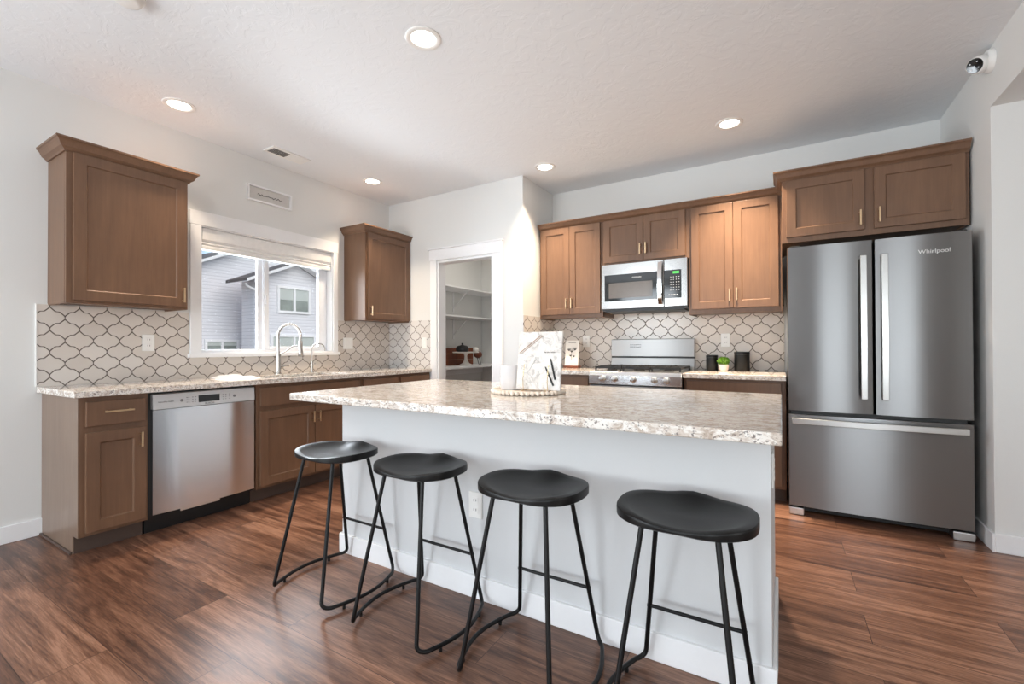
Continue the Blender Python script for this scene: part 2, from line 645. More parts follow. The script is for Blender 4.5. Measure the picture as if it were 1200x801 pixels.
struct(MB().box(-0.15, 7.6, -3.35, 5.65, -0.12, 0).build('floor', 'floor'))
struct(MB().box(-0.15, 7.6, -3.35, 5.65, CEIL, CEIL + 0.12).build('ceiling', 'ceiling'))
wall_with_hole('wall_left_rear', -0.15, 0, -3.35, -0.6, 0, CEIL, 'y', -2.75, -0.75, 0.10, 2.16)  # opening made for the added side lamp, out of view
wall_with_hole('wall_left', -0.15, 0, -0.6, 5.65, 0, CEIL, 'y', 1.767, 2.947, 1.074, 2.058)
wall_with_hole('wall_pantry', 0, 1.752, YP, YP + 0.11, 0, CEIL, 'x', 0.712, 1.415, 0, 2.02)
struct(MB().box(1.642, 1.752, YP + 0.11, 5.53, 0, CEIL).build('wall_pantry_side', 'wall'))
struct(MB().box(0, 1.752, 5.53, 5.65, 0, CEIL).build('wall_pantry_back', 'wall'))
struct(MB().box(1.752, 4.93, YB, YB + 0.11, 0, CEIL).build('wall_back', 'wall'))
struct(MB().box(4.817, 4.93, 3.458, YB, 0, CEIL).build('wall_right', 'wall'))
struct(MB().box(4.93, 7.6, 3.458, 3.57, 0, 2.411).build('wall_hall', 'wall'))
struct(MB().box(4.817, 7.6, -3.2, 3.458, 2.411, CEIL).box(4.93, 7.6, 3.458, 3.57, 2.411, CEIL).build('ceiling_hall', 'wall'))
wall_with_hole('wall_hall_far', 7.48, 7.6, -3.35, 3.458, 0, 2.411, 'y', -1.4, 0.2, 0.65, 2.05)
_rear = MB()
for x0, x1, z0, z1 in ((0, 0.2, 0, CEIL), (2.5, 4.15, 0, CEIL), (5.65, 7.48, 0, CEIL), (0.2, 2.5, 2.52, CEIL), (0.2, 2.5, 0, 0.12), (4.15, 5.65, 0, 0.6), (4.15, 5.65, 2.1, CEIL)):
    _rear.box(x0, x1, -3.35, -3.2, z0, z1)
struct(_rear.build('wall_rear', 'wall'))

# baseboards
BBH, BBT = 0.10, 0.013


def baseboard(name, mb):
    return struct(mb.build(name, 'trim', bevel=0.003))


baseboard('baseboard_left', MB().box(0, BBT, -3.2, 0.928, 0, BBH))
baseboard('baseboard_right', MB().box(4.817 - BBT, 4.817, 3.458 - BBT, YB, 0, BBH))
baseboard('baseboard_hall', MB().box(4.817, 7.48, 3.458 - BBT, 3.458, 0, BBH))
baseboard('baseboard_pantry', MB().box(BBT, 1.642, 5.53 - BBT, 5.53, 0, BBH).box(0, BBT, YP + 0.11, 5.53, 0, BBH))

# pantry door casing
dm = MB()
dm.box(0.624, 0.712, YP - 0.018, YP, 0, 2.03)
dm.box(1.415, 1.525, YP - 0.018, YP, 0, 2.03)
dm.box(0.614, 1.530, YP - 0.022, YP, 2.03, 2.142)
dm.box(0.598, 1.540, YP - 0.032, YP, 2.142, 2.156)
dm.box(0.712, 0.730, YP - 0.004, YP + 0.114, 0, 2.02)
dm.box(1.397, 1.415, YP - 0.004, YP + 0.114, 0, 2.02)
dm.box(0.730, 1.397, YP - 0.004, YP + 0.114, 2.002, 2.02)
struct(dm.build('door_1', 'trim', bevel=0.003))

# kitchen window: casing, frame, sashes, glass
wr = bpy.data.objects.new('window_1', None)
wr.location = (0, 2.357, 1.06)
COL.objects.link(wr)
struct(wr)
wt = MB()
wt.box(0, 0.018, 1.69, 1.767, 1.066, 2.058)
wt.box(0, 0.018, 2.947, 3.0, 1.066, 2.058)
wt.box(0, 0.020, 1.685, 3.004, 2.058, 2.165)
wt.box(-0.005, 0.030, 1.675, 3.014, 1.044, 1.074)
wt.build('window_casing', 'trim', wr, 0.003)
wj = MB()
wj.box(-0.15, 0.0, 1.767, 1.775, 1.074, 2.058).box(-0.15, 0, 2.939, 2.947, 1.074, 2.058).box(-0.15, 0, 1.775, 2.939, 2.05, 2.058).box(-0.15, 0.0, 1.775, 2.939, 1.074, 1.082)
wj.build('window_jamb', 'trim', wr)
wf = MB()
for a0, a1, b0, b1 in ((1.775, 1.805, 1.082, 2.05), (2.862, 2.939, 1.082, 2.05), (1.805, 2.862, 1.082, 1.102), (1.805, 2.862, 2.02, 2.05)):
    wf.box(-0.13, -0.075, a0, a1, b0, b1)
wf.build('window_frame', 'vinyl', wr, 0.004)
ws = MB()
for a0, a1, b0, b1 in ((2.302, 2.347, 1.102, 2.02), (2.842, 2.862, 1.102, 2.02), (2.347, 2.842, 1.102, 1.128), (2.347, 2.842, 1.99, 2.02)):
    ws.box(-0.100, -0.072, a0, a1, b0, b1)
so = ws.build('sliding_sash', 'vinyl', wr, 0.004)
ws = MB()
for a0, a1, b0, b1 in ((2.258, 2.302, 1.102, 2.02), (1.805, 1.812, 1.102, 2.02), (1.812, 2.258, 1.102, 1.106)):
    ws.box(-0.128, -0.096, a0, a1, b0, b1)
sf = ws.build('fixed_sash', 'vinyl', wr, 0.003)
MB().box(-0.089, -0.085, 2.347, 2.842, 1.128, 1.99).build('glass_pane', 'glass', so)
MB().box(-0.114, -0.110, 1.812, 2.258, 1.106, 2.02).build('glass_pane', 'glass', sf)
MB().box(-0.073, -0.058, 2.312, 2.332, 1.50, 1.58).build('sash_latch', 'vinyl', so, 0.003)

# ------------------------------------------------------------------ neighbouring houses and fence, outside
struct(MB().box(-40, -0.2, -12, 40, -0.9, -0.8).build('ground_outside', 'ground'))


def ext_window(root, x, y0, y1, z0, z1):
    fr = MB()
    ym = (y0 + y1) / 2
    t = 0.075
    for a0, a1, b0, b1 in ((y0, y0 + t, z0, z1), (y1 - t, y1, z0, z1), (ym - t * 0.5, ym + t * 0.5, z0 + t, z1 - t), (y0 + t, y1 - t, z0, z0 + t), (y0 + t, y1 - t, z1 - t, z1)):
        fr.box(x, x + 0.06, a0, a1, b0, b1)
    fo = fr.build('window', 'fascia', root)
    zm = (z0 + z1) / 2
    pn = MB()
    for a0, a1 in ((y0 + t, ym - t * 0.5), (ym + t * 0.5, y1 - t)):
        pn.cur = 0
        pn.box(x + 0.005, x + 0.02, a0, a1, z0 + t, zm)
        pn.cur = 1
        pn.box(x + 0.005, x + 0.024, a0, a1, zm, z1 - t)
    pn.build('pane', ['ext_pane', 'ext_blind'], fo)


def gable_house(name, label, x, y0, y1, yp, ze, zp, depth, over, group):
    root = thing(name, label, 'house', (x - depth / 2, (y0 + y1) / 2, -0.8), group)
    sl0, sl1 = (zp - ze) / (yp - y0 + over), (zp - ze) / (y1 + over - yp)
    zw0, zw1 = ze + sl0 * over - 0.04, ze + sl1 * over - 0.04
    wall = MB().prism([(y0, -0.8), (y1, -0.8), (y1, zw1), (yp, zp - 0.04), (y0, zw0)], 'x', x - depth, x)
    wall.build('siding_wall', 'siding', root)
    rf = MB()
    th = 0.09
    for ya, za, yb, zb in ((y0 - over, ze, yp, zp), (yp, zp, y1 + over, ze)):
        rf.prism([(ya, za), (yb, zb), (yb, zb + th), (ya, za + th)], 'x', x - depth, x + 0.30)
    rf.build('roof', 'roof', root)
    sf_ = MB()
    for ya, za, yb, zb in ((y0 - over, ze, yp, zp), (yp, zp, y1 + over, ze)):
        sf_.prism([(ya, za - 0.025), (yb, zb - 0.025), (yb, zb), (ya, za)], 'x', x + 0.001, x + 0.30)
    sf_.build('soffit', 'fascia', root)
    fa = MB()
    for ya, za, yb, zb in ((y0 - over, ze, yp, zp), (yp, zp, y1 + over, ze)):
        fa.prism([(ya, za - 0.02), (yb, zb - 0.02), (yb, zb + 0.07), (ya, za + 0.07)], 'x', x + 0.30, x + 0.33)
    fa.build('fascia', 'fascia', root)
    return root


hl = gable_house('neighbor_house', 'grey sided gabled house wall filling the left pane of the kitchen window', -11.6, 2.7, 14.9, 9.1, 1.52, 4.79, 7.0, 0.5, 'houses outside the window')
ext_window(hl, -11.6, 7.10, 8.13, 0.99, 1.39)
hr = gable_house('neighbor_house', 'smaller grey gabled wing with a white double window, seen through the right pane', -10.0, 7.86, 10.42, 9.14, 3.11, 3.885, 0.89, 0.48, 'houses outside the window')
ext_window(hr, -10.0, 8.47, 9.63, 2.24, 3.11)
ext_window(hr, -10.0, 8.25, 9.83, 0.72, 1.54)
MB().tube([(-9.93, 7.45, 3.06), (-9.93, 7.50, 2.98), (-9.93, 7.80, 2.86), (-9.93, 7.83, 2.78), (-9.93, 7.83, -0.7)], 0.035, 8).build('downspout', 'fascia', hr)
MB().box(-9.98, -9.93, 7.83, 7.93, -0.8, 3.2).build('corner_trim', 'fascia', hr)
fo = thing('board_fence', 'tan board fence crossing the bottom of the window view', 'fence', (-6.0, 7, -0.8))
fb = MB()
for k in range(70):
    fb.box(-6.01, -5.99, 2.0 + k * 0.15, 2.144 + k * 0.15, -0.8, 0.99)
fb.build('fence_boards', 'fence', fo)
MB().box(-6.04, -5.96, 2.0, 12.5, 0.99, 1.03).build('cap_rail', 'fence', fo)

# ------------------------------------------------------------------ cabinet builders


def shaker(F, a0, a1, c0, c1, z0, z1, rail=0.058, rec=0.009):
    """door slab with a recessed flat panel; c0 back, c1 front"""
    mb = MB(F)
    i0, i1, j0, j1 = a0 + rail, a1 - rail, z0 + rail, z1 - rail
    k = 0.004
    vs = [(a0, c1, z0), (a1, c1, z0), (a1, c1, z1), (a0, c1, z1),
          (i0, c1, j0), (i1, c1, j0), (i1, c1, j1), (i0, c1, j1),
          (i0 + k, c1 - rec, j0 + k), (i1 - k, c1 - rec, j0 + k), (i1 - k, c1 - rec, j1 - k), (i0 + k, c1 - rec, j1 - k),
          (a0, c0, z0), (a1, c0, z0), (a1, c0, z1), (a0, c0, z1)]
    fs = []
    for q in range(4):
        r = (q + 1) % 4
        fs += [(q, r, 4 + r, 4 + q), (4 + q, 4 + r, 8 + r, 8 + q), (q, 12 + q, 12 + r, r)]
    fs += [(8, 9, 10, 11), (15, 14, 13, 12)]
    return mb.add(vs, fs)


def pull(F, a, c, z, length, vertical, parent, mat='brass'):
    """bar pull: square-ish bar on two posts"""
    mb = MB(F)
    h, r = length / 2, 0.005
    if vertical:
        mb.box(a - r, a + r, c + 0.024, c + 0.033, z - h, z + h)
        for s in (-1, 1):
            mb.box(a - r, a + r, c, c + 0.026, z + s * (h - 0.012) - 0.005, z + s * (h - 0.012) + 0.005)
    else:
        mb.box(a - h, a + h, c + 0.024, c + 0.033, z - r, z + r)
        for s in (-1, 1):
            mb.box(a + s * (h - 0.012) - 0.005, a + s * (h - 0.012) + 0.005, c, c + 0.026, z - r, z + r)
    return mb.build('handle', mat, parent, 0.0015)


def crown(F, a0, a1, cf, z0, z1, ret0, ret1, root, proj=0.052, cback=0.0):
    """mitred crown moulding along the front, with returns on the open ends"""
    prof = [(0.0, 0.0), (0.008, 0.0), (0.012, 0.12), (0.020, 0.22), (0.028, 0.30), (0.75 * proj, 0.66), (0.88 * proj, 0.80), (proj, 0.84), (proj, 1.0), (0.0, 1.0)]
    H = z1 - z0
    mb = MB(F)
    rows = []
    for d, t in prof:
        z = z0 + t * H
        row = []
        if ret0:
            row.append((a0 - d, cback, z))
        row.append((a0 - (d if ret0 else 0), cf + d, z))
        row.append((a1 + (d if ret1 else 0), cf + d, z))
        if ret1:
            row.append((a1 + d, cback, z))
        rows.append(row)
    n = len(rows[0])
    vs = [p for r in rows for p in r]
    fs = []
    for i in range(len(rows)):
        j = (i + 1) % len(rows)
        for k in range(n - 1):
            fs.append((i * n + k, i * n + k + 1, j * n + k + 1, j * n + k))
    fs.append([i * n for i in range(len(rows))])
    fs.append([i * n + n - 1 for i in range(len(rows))][::-1])
    mb.add(vs, fs)
    return mb.build('crown_molding', 'wood', root)


def wall_cabinet(label, F, base, a0, a1, depth, z0, z1, doors, group, crown_z=None, ret=(False, False), crown_back=0.0, ctop=None, cbot=None):
    root = thing('wall_cabinet', label, 'cabinet', base, group)
    mb = MB(F)
    mb.box(a0, a1, 0, depth - 0.019, z0 + 0.012, z1)
    mb.box(a0, a1, depth - 0.019, depth, z0, z1)          # face frame
    mb.box(a0, a0 + 0.015, 0, depth - 0.019, z0, z0 + 0.012)
    mb.box(a1 - 0.015, a1, 0, depth - 0.019, z0, z0 + 0.012)
    mb.build('cabinet_body', 'wood', root, 0.0015)
    for d0, d1, e0, e1, hx, hz in doors:
        d = shaker(F, d0, d1, depth, depth + 0.020, e0, e1).build('door', 'wood', root, 0.0018)
        pull(F, hx, depth + 0.020, hz, 0.098, True, d)
    if ctop:
        crown(F, a0, a1, depth, cbot, ctop, ret[0], ret[1], root, cback=crown_back)
    return root


def base_cabinet(name, label, F, base, a0, a1, depth, fronts, group, top=0.853, end0=False, hollow=False):
    root = thing(name, label, 'cabinet', base, group)
    mb = MB(F)
    if hollow:
        mb.box(a0, a0 + 0.018, 0.004, depth, 0.10, top).box(a1 - 0.018, a1, 0.004, depth, 0.10, top).box(a0 + 0.018, a1 - 0.018, 0.004, depth, 0.10, 0.12)
        mb.box(a0 + 0.018, a1 - 0.018, depth - 0.019, depth, 0.12, top).box(a0 + 0.018, a1 - 0.018, 0.004, 0.012, 0.12, top)
    else:
        mb.box(a0, a1, 0.004, depth, 0.10, top)
    mb.build('cabinet_body', 'wood', root, 0.0015)
    if end0:
        e = MB(F)
        e.prism([(0, 0), (depth - 0.075, 0), (depth - 0.075, 0.10), (depth, 0.10), (depth, top), (0, top)], 'x', a0 - 0.006, a0)
        e.build('end_panel', 'wood_end', root, 0.001)
        MB(F).box(a0 - 0.018, a0 - 0.006, 0, depth - 0.075, 0, 0.014).build('shoe_molding', 'toe', root, 0.003)
    MB(F).box(a0, a1, 0.004, depth - 0.075, 0, 0.10).build('toe_kick', 'toe', root)
    for kind, d0, d1, e0, e1, hx, hz in fronts:
        if kind == 'door':
            d = shaker(F, d0, d1, depth, depth + 0.020, e0, e1).build('door', 'wood', root, 0.0018)
            if hx is not None:
                pull(F, hx, depth + 0.020, hz, 0.085, True, d)
        else:
            d = MB(F).box(d0, d1, depth, depth + 0.020, e0, e1).build('drawer' if kind == 'drawer' else 'false_front', 'wood', root, 0.003)
            if hx is not None:
                pull(F, hx, depth + 0.020, hz, 0.13, False, d)
    return root


# ------------------------------------------------------------------ left run
GW = 'upper cabinets on the walls'
GBASE = 'base cabinets along the walls'
wall_cabinet('single door brown wall cabinet with crown molding, left of the window', FL, (0, 1.236, 1.38), 0.930, 1.545, 0.312, 1.380, 2.275,
             [(0.958, 1.533, 1.398, 2.252, 1.508, 1.475)], GW, ret=(True, True), ctop=2.322, cbot=2.252)
wall_cabinet('single door brown wall cabinet in the corner right of the window', FL, (0, 3.39, 1.385), 3.085, 3.698, 0.312, 1.385, 2.280,
             [(3.112, 3.684, 1.403, 2.256, 3.137, 1.48)], GW, ret=(True, False), ctop=2.326, cbot=2.256)

base_cabinet('base_cabinet', 'narrow brown base cabinet with one drawer above one door, left end of the window counter', FL, (0, 1.06, 0), 0.911, 1.214, 0.60,
             [('drawer', 0.934, 1.198, 0.692, 0.826, 1.07, 0.768), ('door', 0.934, 1.200, 0.120, 0.659, 1.172, 0.59)], GBASE, end0=True)
base_cabinet('base_cabinet', 'wide brown sink base cabinet with two doors, right of the dishwasher', FL, (0, 2.32, 0), 1.852, 2.780, 0.60,
             [('false', 1.875, 2.757, 0.692, 0.828, None, 0), ('door', 1.875, 2.311, 0.120, 0.659, 2.288, 0.57), ('door', 2.317, 2.757, 0.120, 0.659, 2.342, 0.57)], GBASE, hollow=True, top=0.852)
base_cabinet('base_cabinet', 'brown base cabinet right of the sink cabinet, partly behind the island top', FL, (0, 3.01, 0), 2.780, 3.240, 0.60,
             [('drawer', 2.803, 3.217, 0.692, 0.828, None, 0), ('door', 2.803, 3.217, 0.120, 0.659, 2.83, 0.59)], GBASE)
base_cabinet('base_cabinet', 'brown base cabinet in the corner by the pantry door, mostly hidden by the island', FL, (0, 3.47, 0), 3.240, 3.698, 0.60,
             [('drawer', 3.263, 3.675, 0.692, 0.828, None, 0), ('door', 3.263, 3.675, 0.120, 0.659, 3.29, 0.59)], GBASE)

# counter with the sink cut-out
ZC0, ZC1 = 0.854, 0.888
ct = MB()
SY0, SY1, SX0, SX1 = 2.00, 2.72, 0.135, 0.545
ct.box(0.009, 0.642, 0.880, SY0, ZC0, ZC1).box(0.009, 0.642, SY1, 3.698, ZC0, ZC1).box(0.009, SX0, SY0, SY1, ZC0, ZC1).box(SX1, 0.642, SY0, SY1, ZC0, ZC1)
tag(ct.build('countertop', 'granite', None, 0.003), 'speckled granite countertop under the window along the left wall', 'countertop', 'granite countertops')
sk = thing('kitchen_sink', 'stainless sink set into the counter below the window', 'sink', ((SX0 + SX1) / 2, (SY0 + SY1) / 2, 0.66))
b = MB()
b.box(SX0 - 0.012, SX1 + 0.012, SY0 - 0.012, SY1 + 0.012, 0.665, 0.673)
for q in ((SX0 - 0.012, SX0, SY0 - 0.012, SY1 + 0.012), (SX1, SX1 + 0.012, SY0 - 0.012, SY1 + 0.012), (SX0, SX1, SY0 - 0.012, SY0), (SX0, SX1, SY1, SY1 + 0.012)):
    b.box(*q, 0.673, ZC0 - 0.001)
b.build('basin', 'steel_soft', sk)
MB().lathe([(0.045, 0.673), (0.045, 0.677), (0.03, 0.676), (0.03, 0.674)], (0.34, 2.36, 0)).build('drain', 'chrome', sk)

# dishwasher
dw = thing('dishwasher', 'stainless steel dishwasher between the brown base cabinets', 'dishwasher', (0.0, 1.535, 0))
MB().box(0.03, 0.575, 1.222, 1.845, 0.10, 0.846).build('tub', 'black', dw)
MB().box(0.20, 0.530, 1.222, 1.845, 0, 0.10).build('toe_kick', 'black', dw)
dd = MB()
n = 14
yy = [1.236 + (1.836 - 1.236) * i / n for i in range(n + 1)]
bul = [0.607 + 0.016 * (1 - (2 * i / n - 1) ** 2) for i in range(n + 1)]
poly = [(0.575, yy[0])] + [(bul[i], yy[i]) for i in range(n + 1)] + [(0.575, yy[-1])]
dd.prism(poly, 'z', 0.120, 0.744, True)
dd.box(0.58, 0.612, 1.378, 1.606, 0.104, 0.1205)
dwd = dd.build('door', 'steel_light', dw)
cp = MB().prism([(0.575, 0.748), (0.612, 0.746), (0.607, 0.837), (0.575, 0.840)], 'y', 1.236, 1.838)
cpo = cp.build('control_panel', 'panel_steel', dw, 0.002)
MB().box(0.6085, 0.6112, 1.480, 1.606, 0.768, 0.812).build('display', 'black_gloss', cpo)
for ys in ((1.415, 1.425, 1.447, 1.463), (1.628, 1.645, 1.668)):
    bt = MB()
    for yb in ys:
        for zb in (0.775, 0.790, 0.805):
            bt.box(0.6085, 0.6112, yb - 0.003, yb + 0.003, zb - 0.002, zb + 0.002)
    bt.build('printed_symbol_pattern', 'button', cpo)
for yb in (1.386, 1.700):
    dl = MB()
    dl.lathe([(0.009, 0.6085), (0.009, 0.6115)], (0, yb, 0.790), 20, axis='x')
    dl.lathe([(0.006, 0.6115), (0.006, 0.6122)], (0, yb, 0.790), 16, axis='x')
    dl.build('button', 'button', cpo)
text_part('logo', 'BOSCH', 0.017, FL, 1.545, 0.6105, 0.757, 'ink', cpo)
text_part('legend', 'SilencePlus 44dBA', 0.011, FL, 1.302, 0.6102, 0.790, 'button', cpo)
MB().prism([(1.452, 0.745), (1.624, 0.745), (1.590, 0.728), (1.540, 0.722), (1.490, 0.728)], 'x', 0.600, 0.6125).build('pocket_handle', 'black_gloss', dw)
MB().tube([(0.613, 1.450, 0.744), (0.614, 1.488, 0.727), (0.614, 1.540, 0.7205), (0.614, 1.592, 0.727), (0.613, 1.626, 0.744)], 0.0035, 8).build('handle_rim', 'chrome', dw)

# tiles behind the left counter
bs = MB()
bs.box(0.0005, 0.008, 0.882, 1.684, 0.888, 1.384).box(0.0005, 0.008, 1.684, 3.006, 0.888, 1.044).box(0.0005, 0.008, 3.006, 3.698, 0.888, 1.388)
tag(bs.build('tile_backsplash', 'tile_left'), 'lantern tile backsplash with dark grout around and below the window', 'backsplash', 'lantern tile backsplashes')
tag(MB().box(0.009, 0.622, YP - 0.008, YP, 0.888, 1.405).build('tile_backsplash', 'tile_pantry'), 'pale lantern tile backsplash between the corner and the pantry door', 'backsplash', 'lantern tile backsplashes')
MBt = MB().box(0, 0.010, 0.876, 0.882, 0.889, 1.386)
struct(MBt.build('trim_1', 'white_plastic'))

# faucets
fx, fy = 0.085, 2.335
fa = thing('kitchen_faucet', 'tall spring neck kitchen faucet in front of the window', 'faucet', (fx, fy, 0.888))
MB().lathe([(0.030, 0.888), (0.030, 0.896), (0.021, 0.900), (0.0205, 1.06), (0.014, 1.065), (0.014, 1.09)], (fx, fy, 0)).build('base_column', 'nickel', fa)
neck = [(fx, fy, 1.09 + 0.015 * i) for i in range(9)]
for i in range(1, 19):
    a = pi * i / 18
    neck.append((fx + 0.075 * (1 - cos(a)), fy + 0.055 * (1 - cos(a)), 1.215 + 0.105 * sin(a)))
neck += [(fx + 0.15, fy + 0.11, 1.215 - 0.012 * i) for i in range(1, 4)]
sp = []
rr = []
NP = len(neck)
sub = []
for i in range(NP - 1):
    for k in range(6):
        t = k / 6
        sub.append(tuple(neck[i][j] * (1 - t) + neck[i + 1][j] * t for j in range(3)))
MB().tube(sub, [0.0125 if (i % 6) < 3 else 0.0095 for i in range(len(sub))], 10).build('spring_neck', 'nickel', fa)
hx, hy = fx + 0.15, fy + 0.11
MB().lathe([(0.010, 1.18), (0.016, 1.172), (0.017, 1.10), (0.021, 1.075), (0.022, 1.045), (0.018, 1.04)], (hx, hy, 0), 20).build('spray_head', 'nickel', fa)
MB().tube([(fx, fy, 1.055), (fx + 0.05, fy + 0.037, 1.085), (fx + 0.10, fy + 0.073, 1.13), (hx - 0.02, hy - 0.015, 1.135)], 0.005, 8).build('support_arm', 'nickel', fa)
MB().tube([(fx, fy, 0.955), (fx, fy + 0.045, 0.955)], 0.012, 12).tube([(fx, fy + 0.045, 0.957), (fx + 0.01, fy + 0.10, 0.957)], 0.0065, 10).build('lever_handle', 'nickel', fa)
gx, gy = 0.085, 2.66
fw = thing('water_tap', 'slim gooseneck filtered water tap right of the spring faucet', 'faucet', (gx, gy, 0.888))
MB().lathe([(0.022, 0.888), (0.022, 0.893), (0.012, 0.897), (0.012, 0.985), (0.007, 0.99)], (gx, gy, 0), 18).build('base_column', 'nickel', fw)
gp = [(gx, gy, 0.985 + 0.02 * i) for i in range(7)]
for i in range(1, 13):
    a = pi * i / 12
    gp.append((gx + 0.045 * (1 - cos(a)), gy + 0.035 * (1 - cos(a)), 1.105 + 0.05 * sin(a)))
gp.append((gx + 0.09, gy + 0.07, 1.085))
MB().tube(gp, 0.005, 8).build('spout', 'nickel', fw)
MB().tube([(gx, gy, 0.955), (gx, gy + 0.03, 0.955)], 0.006, 10).tube([(gx, gy + 0.03, 0.95), (gx, gy + 0.03, 0.975)], 0.005, 8).build('lever_handle', 'nickel', fw)

# towel by the sink
tw = MB()
nx, ny = 14, 12
tv, tf = [], []
for j in range(ny + 1):
    for i in range(nx + 1):
        u, v = i / nx, j / ny
        x = 0.13 + 0.25 * u + 0.03 * v
        y = 1.77 + 0.20 * v + 0.03 * u
        e = min(1, 6 * min(u, 1 - u, v, 1 - v))
        z = 0.8885 + e * (0.012 + 0.006 * sin(9 * u + 5 * v) * sin(4 * v + 2) + 0.010 * math.exp(-((u - 0.25) / 0.15) ** 2))
        tv.append((x, y, max(z, 0.8887)))
for j in range(ny):
    for i in range(nx):
        q = j * (nx + 1) + i
        tf.append((q, q + 1, q + nx + 2, q + nx + 1))
nb = len(tv)
tw.add(tv + [(x, y, 0.8882) for x, y, z in tv], tf + [tuple(nb + i for i in f[::-1]) for f in tf] , True)
edge = [i for i in range(nx)] + [nx + (nx + 1) * j for j in range(ny)] + [ny * (nx + 1) + nx - i for i in range(nx)] + [(ny - j) * (nx + 1) for j in range(ny)]
base_i = len(tw.v) - 2 * nb
tw.f += [[base_i + edge[k], base_i + edge[(k + 1) % len(edge)], base_i + nb + edge[(k + 1) % len(edge)], base_i + nb + edge[k]] for k in range(len(edge))]
tw.s += [True] * len(edge)
tw.mi += [0] * len(edge)
tag(tw.build('dish_towel', 'towel'), 'folded white dish towel lying on the granite left of the sink', 'towel')

# window shade
bl = thing('window_shade', 'white cellular shade raised to the top of the kitchen window', 'blind', (-0.035, 2.357, 1.88))
MB().box(-0.065, -0.006, 1.778, 2.936, 1.955, 2.048).build('headrail', 'blind', bl, 0.006)
pl = MB()
zz = [1.955 - 0.0125 * i for i in range(5)]
pr = []
for i, z in enumerate(zz):
    pr.append((-0.012 if i % 2 == 0 else -0.022, z))
bk = [(-0.060 if i % 2 == 0 else -0.050, z) for i, z in enumerate(zz)]
pl.prism(pr + bk[::-1], 'y', 1.780, 2.934)
pl.build('pleated_stack', 'blind', bl)
MB().box(-0.060, -0.012, 1.780, 2.934, 1.882, 1.905).build('bottom_rail', 'white_plastic', bl, 0.004)

# sign above the window
sg = thing('wall_sign', 'small white framed word sign hung above the kitchen window', 'sign', (0, 2.306, 2.425))
sgf = MB()
for a0, a1, b0, b1 in ((2.111, 2.502, 2.480, 2.494), (2.111, 2.502, 2.358, 2.372), (2.111, 2.125, 2.372, 2.480), (2.488, 2.502, 2.372, 2.480)):
    sgf.box(0.0, 0.026, a0, a1, b0, b1)
sgf.build('frame', 'trim', sg, 0.002)
MB().box(0.0, 0.008, 2.125, 2.488, 2.372, 2.480).build('backing_board', 'sign_back', sg)
sq = MB()
pts = []
for i in range(90):
    t = i / 89
    pts.append((0.0095, 2.20 + 0.215 * t, 2.424 + 0.007 * sin(46 * t) * (0.6 + 0.4 * sin(9 * t + 1)) + 0.002 * sin(17 * t)))
sq.tube(pts, 0.0022, 6)
sq.build('script_lettering', 'ink', sg)

# ------------------------------------------------------------------ outlets, switches


def plate(name, label, cat, F, a, z, w, h, style, base):
    r = thing(name, label, cat, base, 'outlets and switches')
    p = MB(F).box(a - w / 2, a + w / 2, 0.0, 0.006, z - h / 2, z + h / 2).build('cover_plate', 'white_plastic', r, 0.002)
    if style == 'outlet':
        for s in (-1, 1):
            MB(F).box(a - 0.016, a + 0.016, 0.006, 0.0085, z + s * 0.021 - 0.015, z + s * 0.021 + 0.015).build('receptacle', 'white_plastic', r, 0.002)
            sl = MB(F)
            for d in (-0.006, 0.006):
                sl.box(a + d - 0.0012, a + d + 0.0012, 0.0085, 0.0092, z + s * 0.021 - 0.004, z + s * 0.021 + 0.006)
            sl.build('slots', 'slot', r)
    else:
        k = 2 if w > 0.1 else 1
        for i in range(k):
            c = a + (i - (k - 1) / 2) * 0.046
            MB(F).box(c - 0.017, c + 0.017, 0.006, 0.010, z - 0.034, z + 0.034).build('rocker', 'white_plastic', r, 0.002)
    return r


FLt = ((0.008, 0, 0), (0, 1, 0), (1, 0, 0))
FBt = ((0, YB - 0.008, 0), (1, 0, 0), (0, -1, 0))
FPt = ((0, YP - 0.008, 0), (1, 0, 0), (0, -1, 0))
plate('wall_outlet', 'white outlet in the tiles under the left wall cabinet', 'outlet', FLt, 1.432, 1.155, 0.072, 0.116, 'outlet', (0.008, 1.432, 1.155))
plate('light_switch', 'white double switch plate in the tiles just right of the window', 'switch', FLt, 3.125, 1.158, 0.118, 0.116, 'switch', (0.008, 3.125, 1.158))
plate('light_switch', 'white switch plate in the tiles beside the pantry door casing', 'switch', FPt, 0.532, 1.163, 0.072, 0.116, 'switch', (0.532, YP - 0.008, 1.163))
plate('wall_outlet', 'white outlet in the tiles left of the range, above the small framed card', 'outlet', FBt, 2.130, 1.170, 0.072, 0.116, 'outlet', (2.13, YB - 0.008, 1.17))
plate('wall_outlet', 'white outlet in the tiles above the black canisters', 'outlet', FBt, 3.415, 1.167, 0.072, 0.116, 'outlet', (3.415, YB - 0.008, 1.167))

# ------------------------------------------------------------------ back run
tb = MB()
tb.box(1.760, 3.853, YB - 0.008, YB - 0.0005, 0.907, 1.50)
tag(tb.build('tile_backsplash', 'tile_back'), 'lantern tile backsplash with dark grout behind the range and canisters', 'backsplash', 'lantern tile backsplashes')
tag(MB().box(1.752, 1.760, YP, YB - 0.0, 0.905, 1.412).build('tile_backsplash', 'tile_side'), 'narrow tile backsplash on the side wall left of the range counter', 'backsplash', 'lantern tile backsplashes')

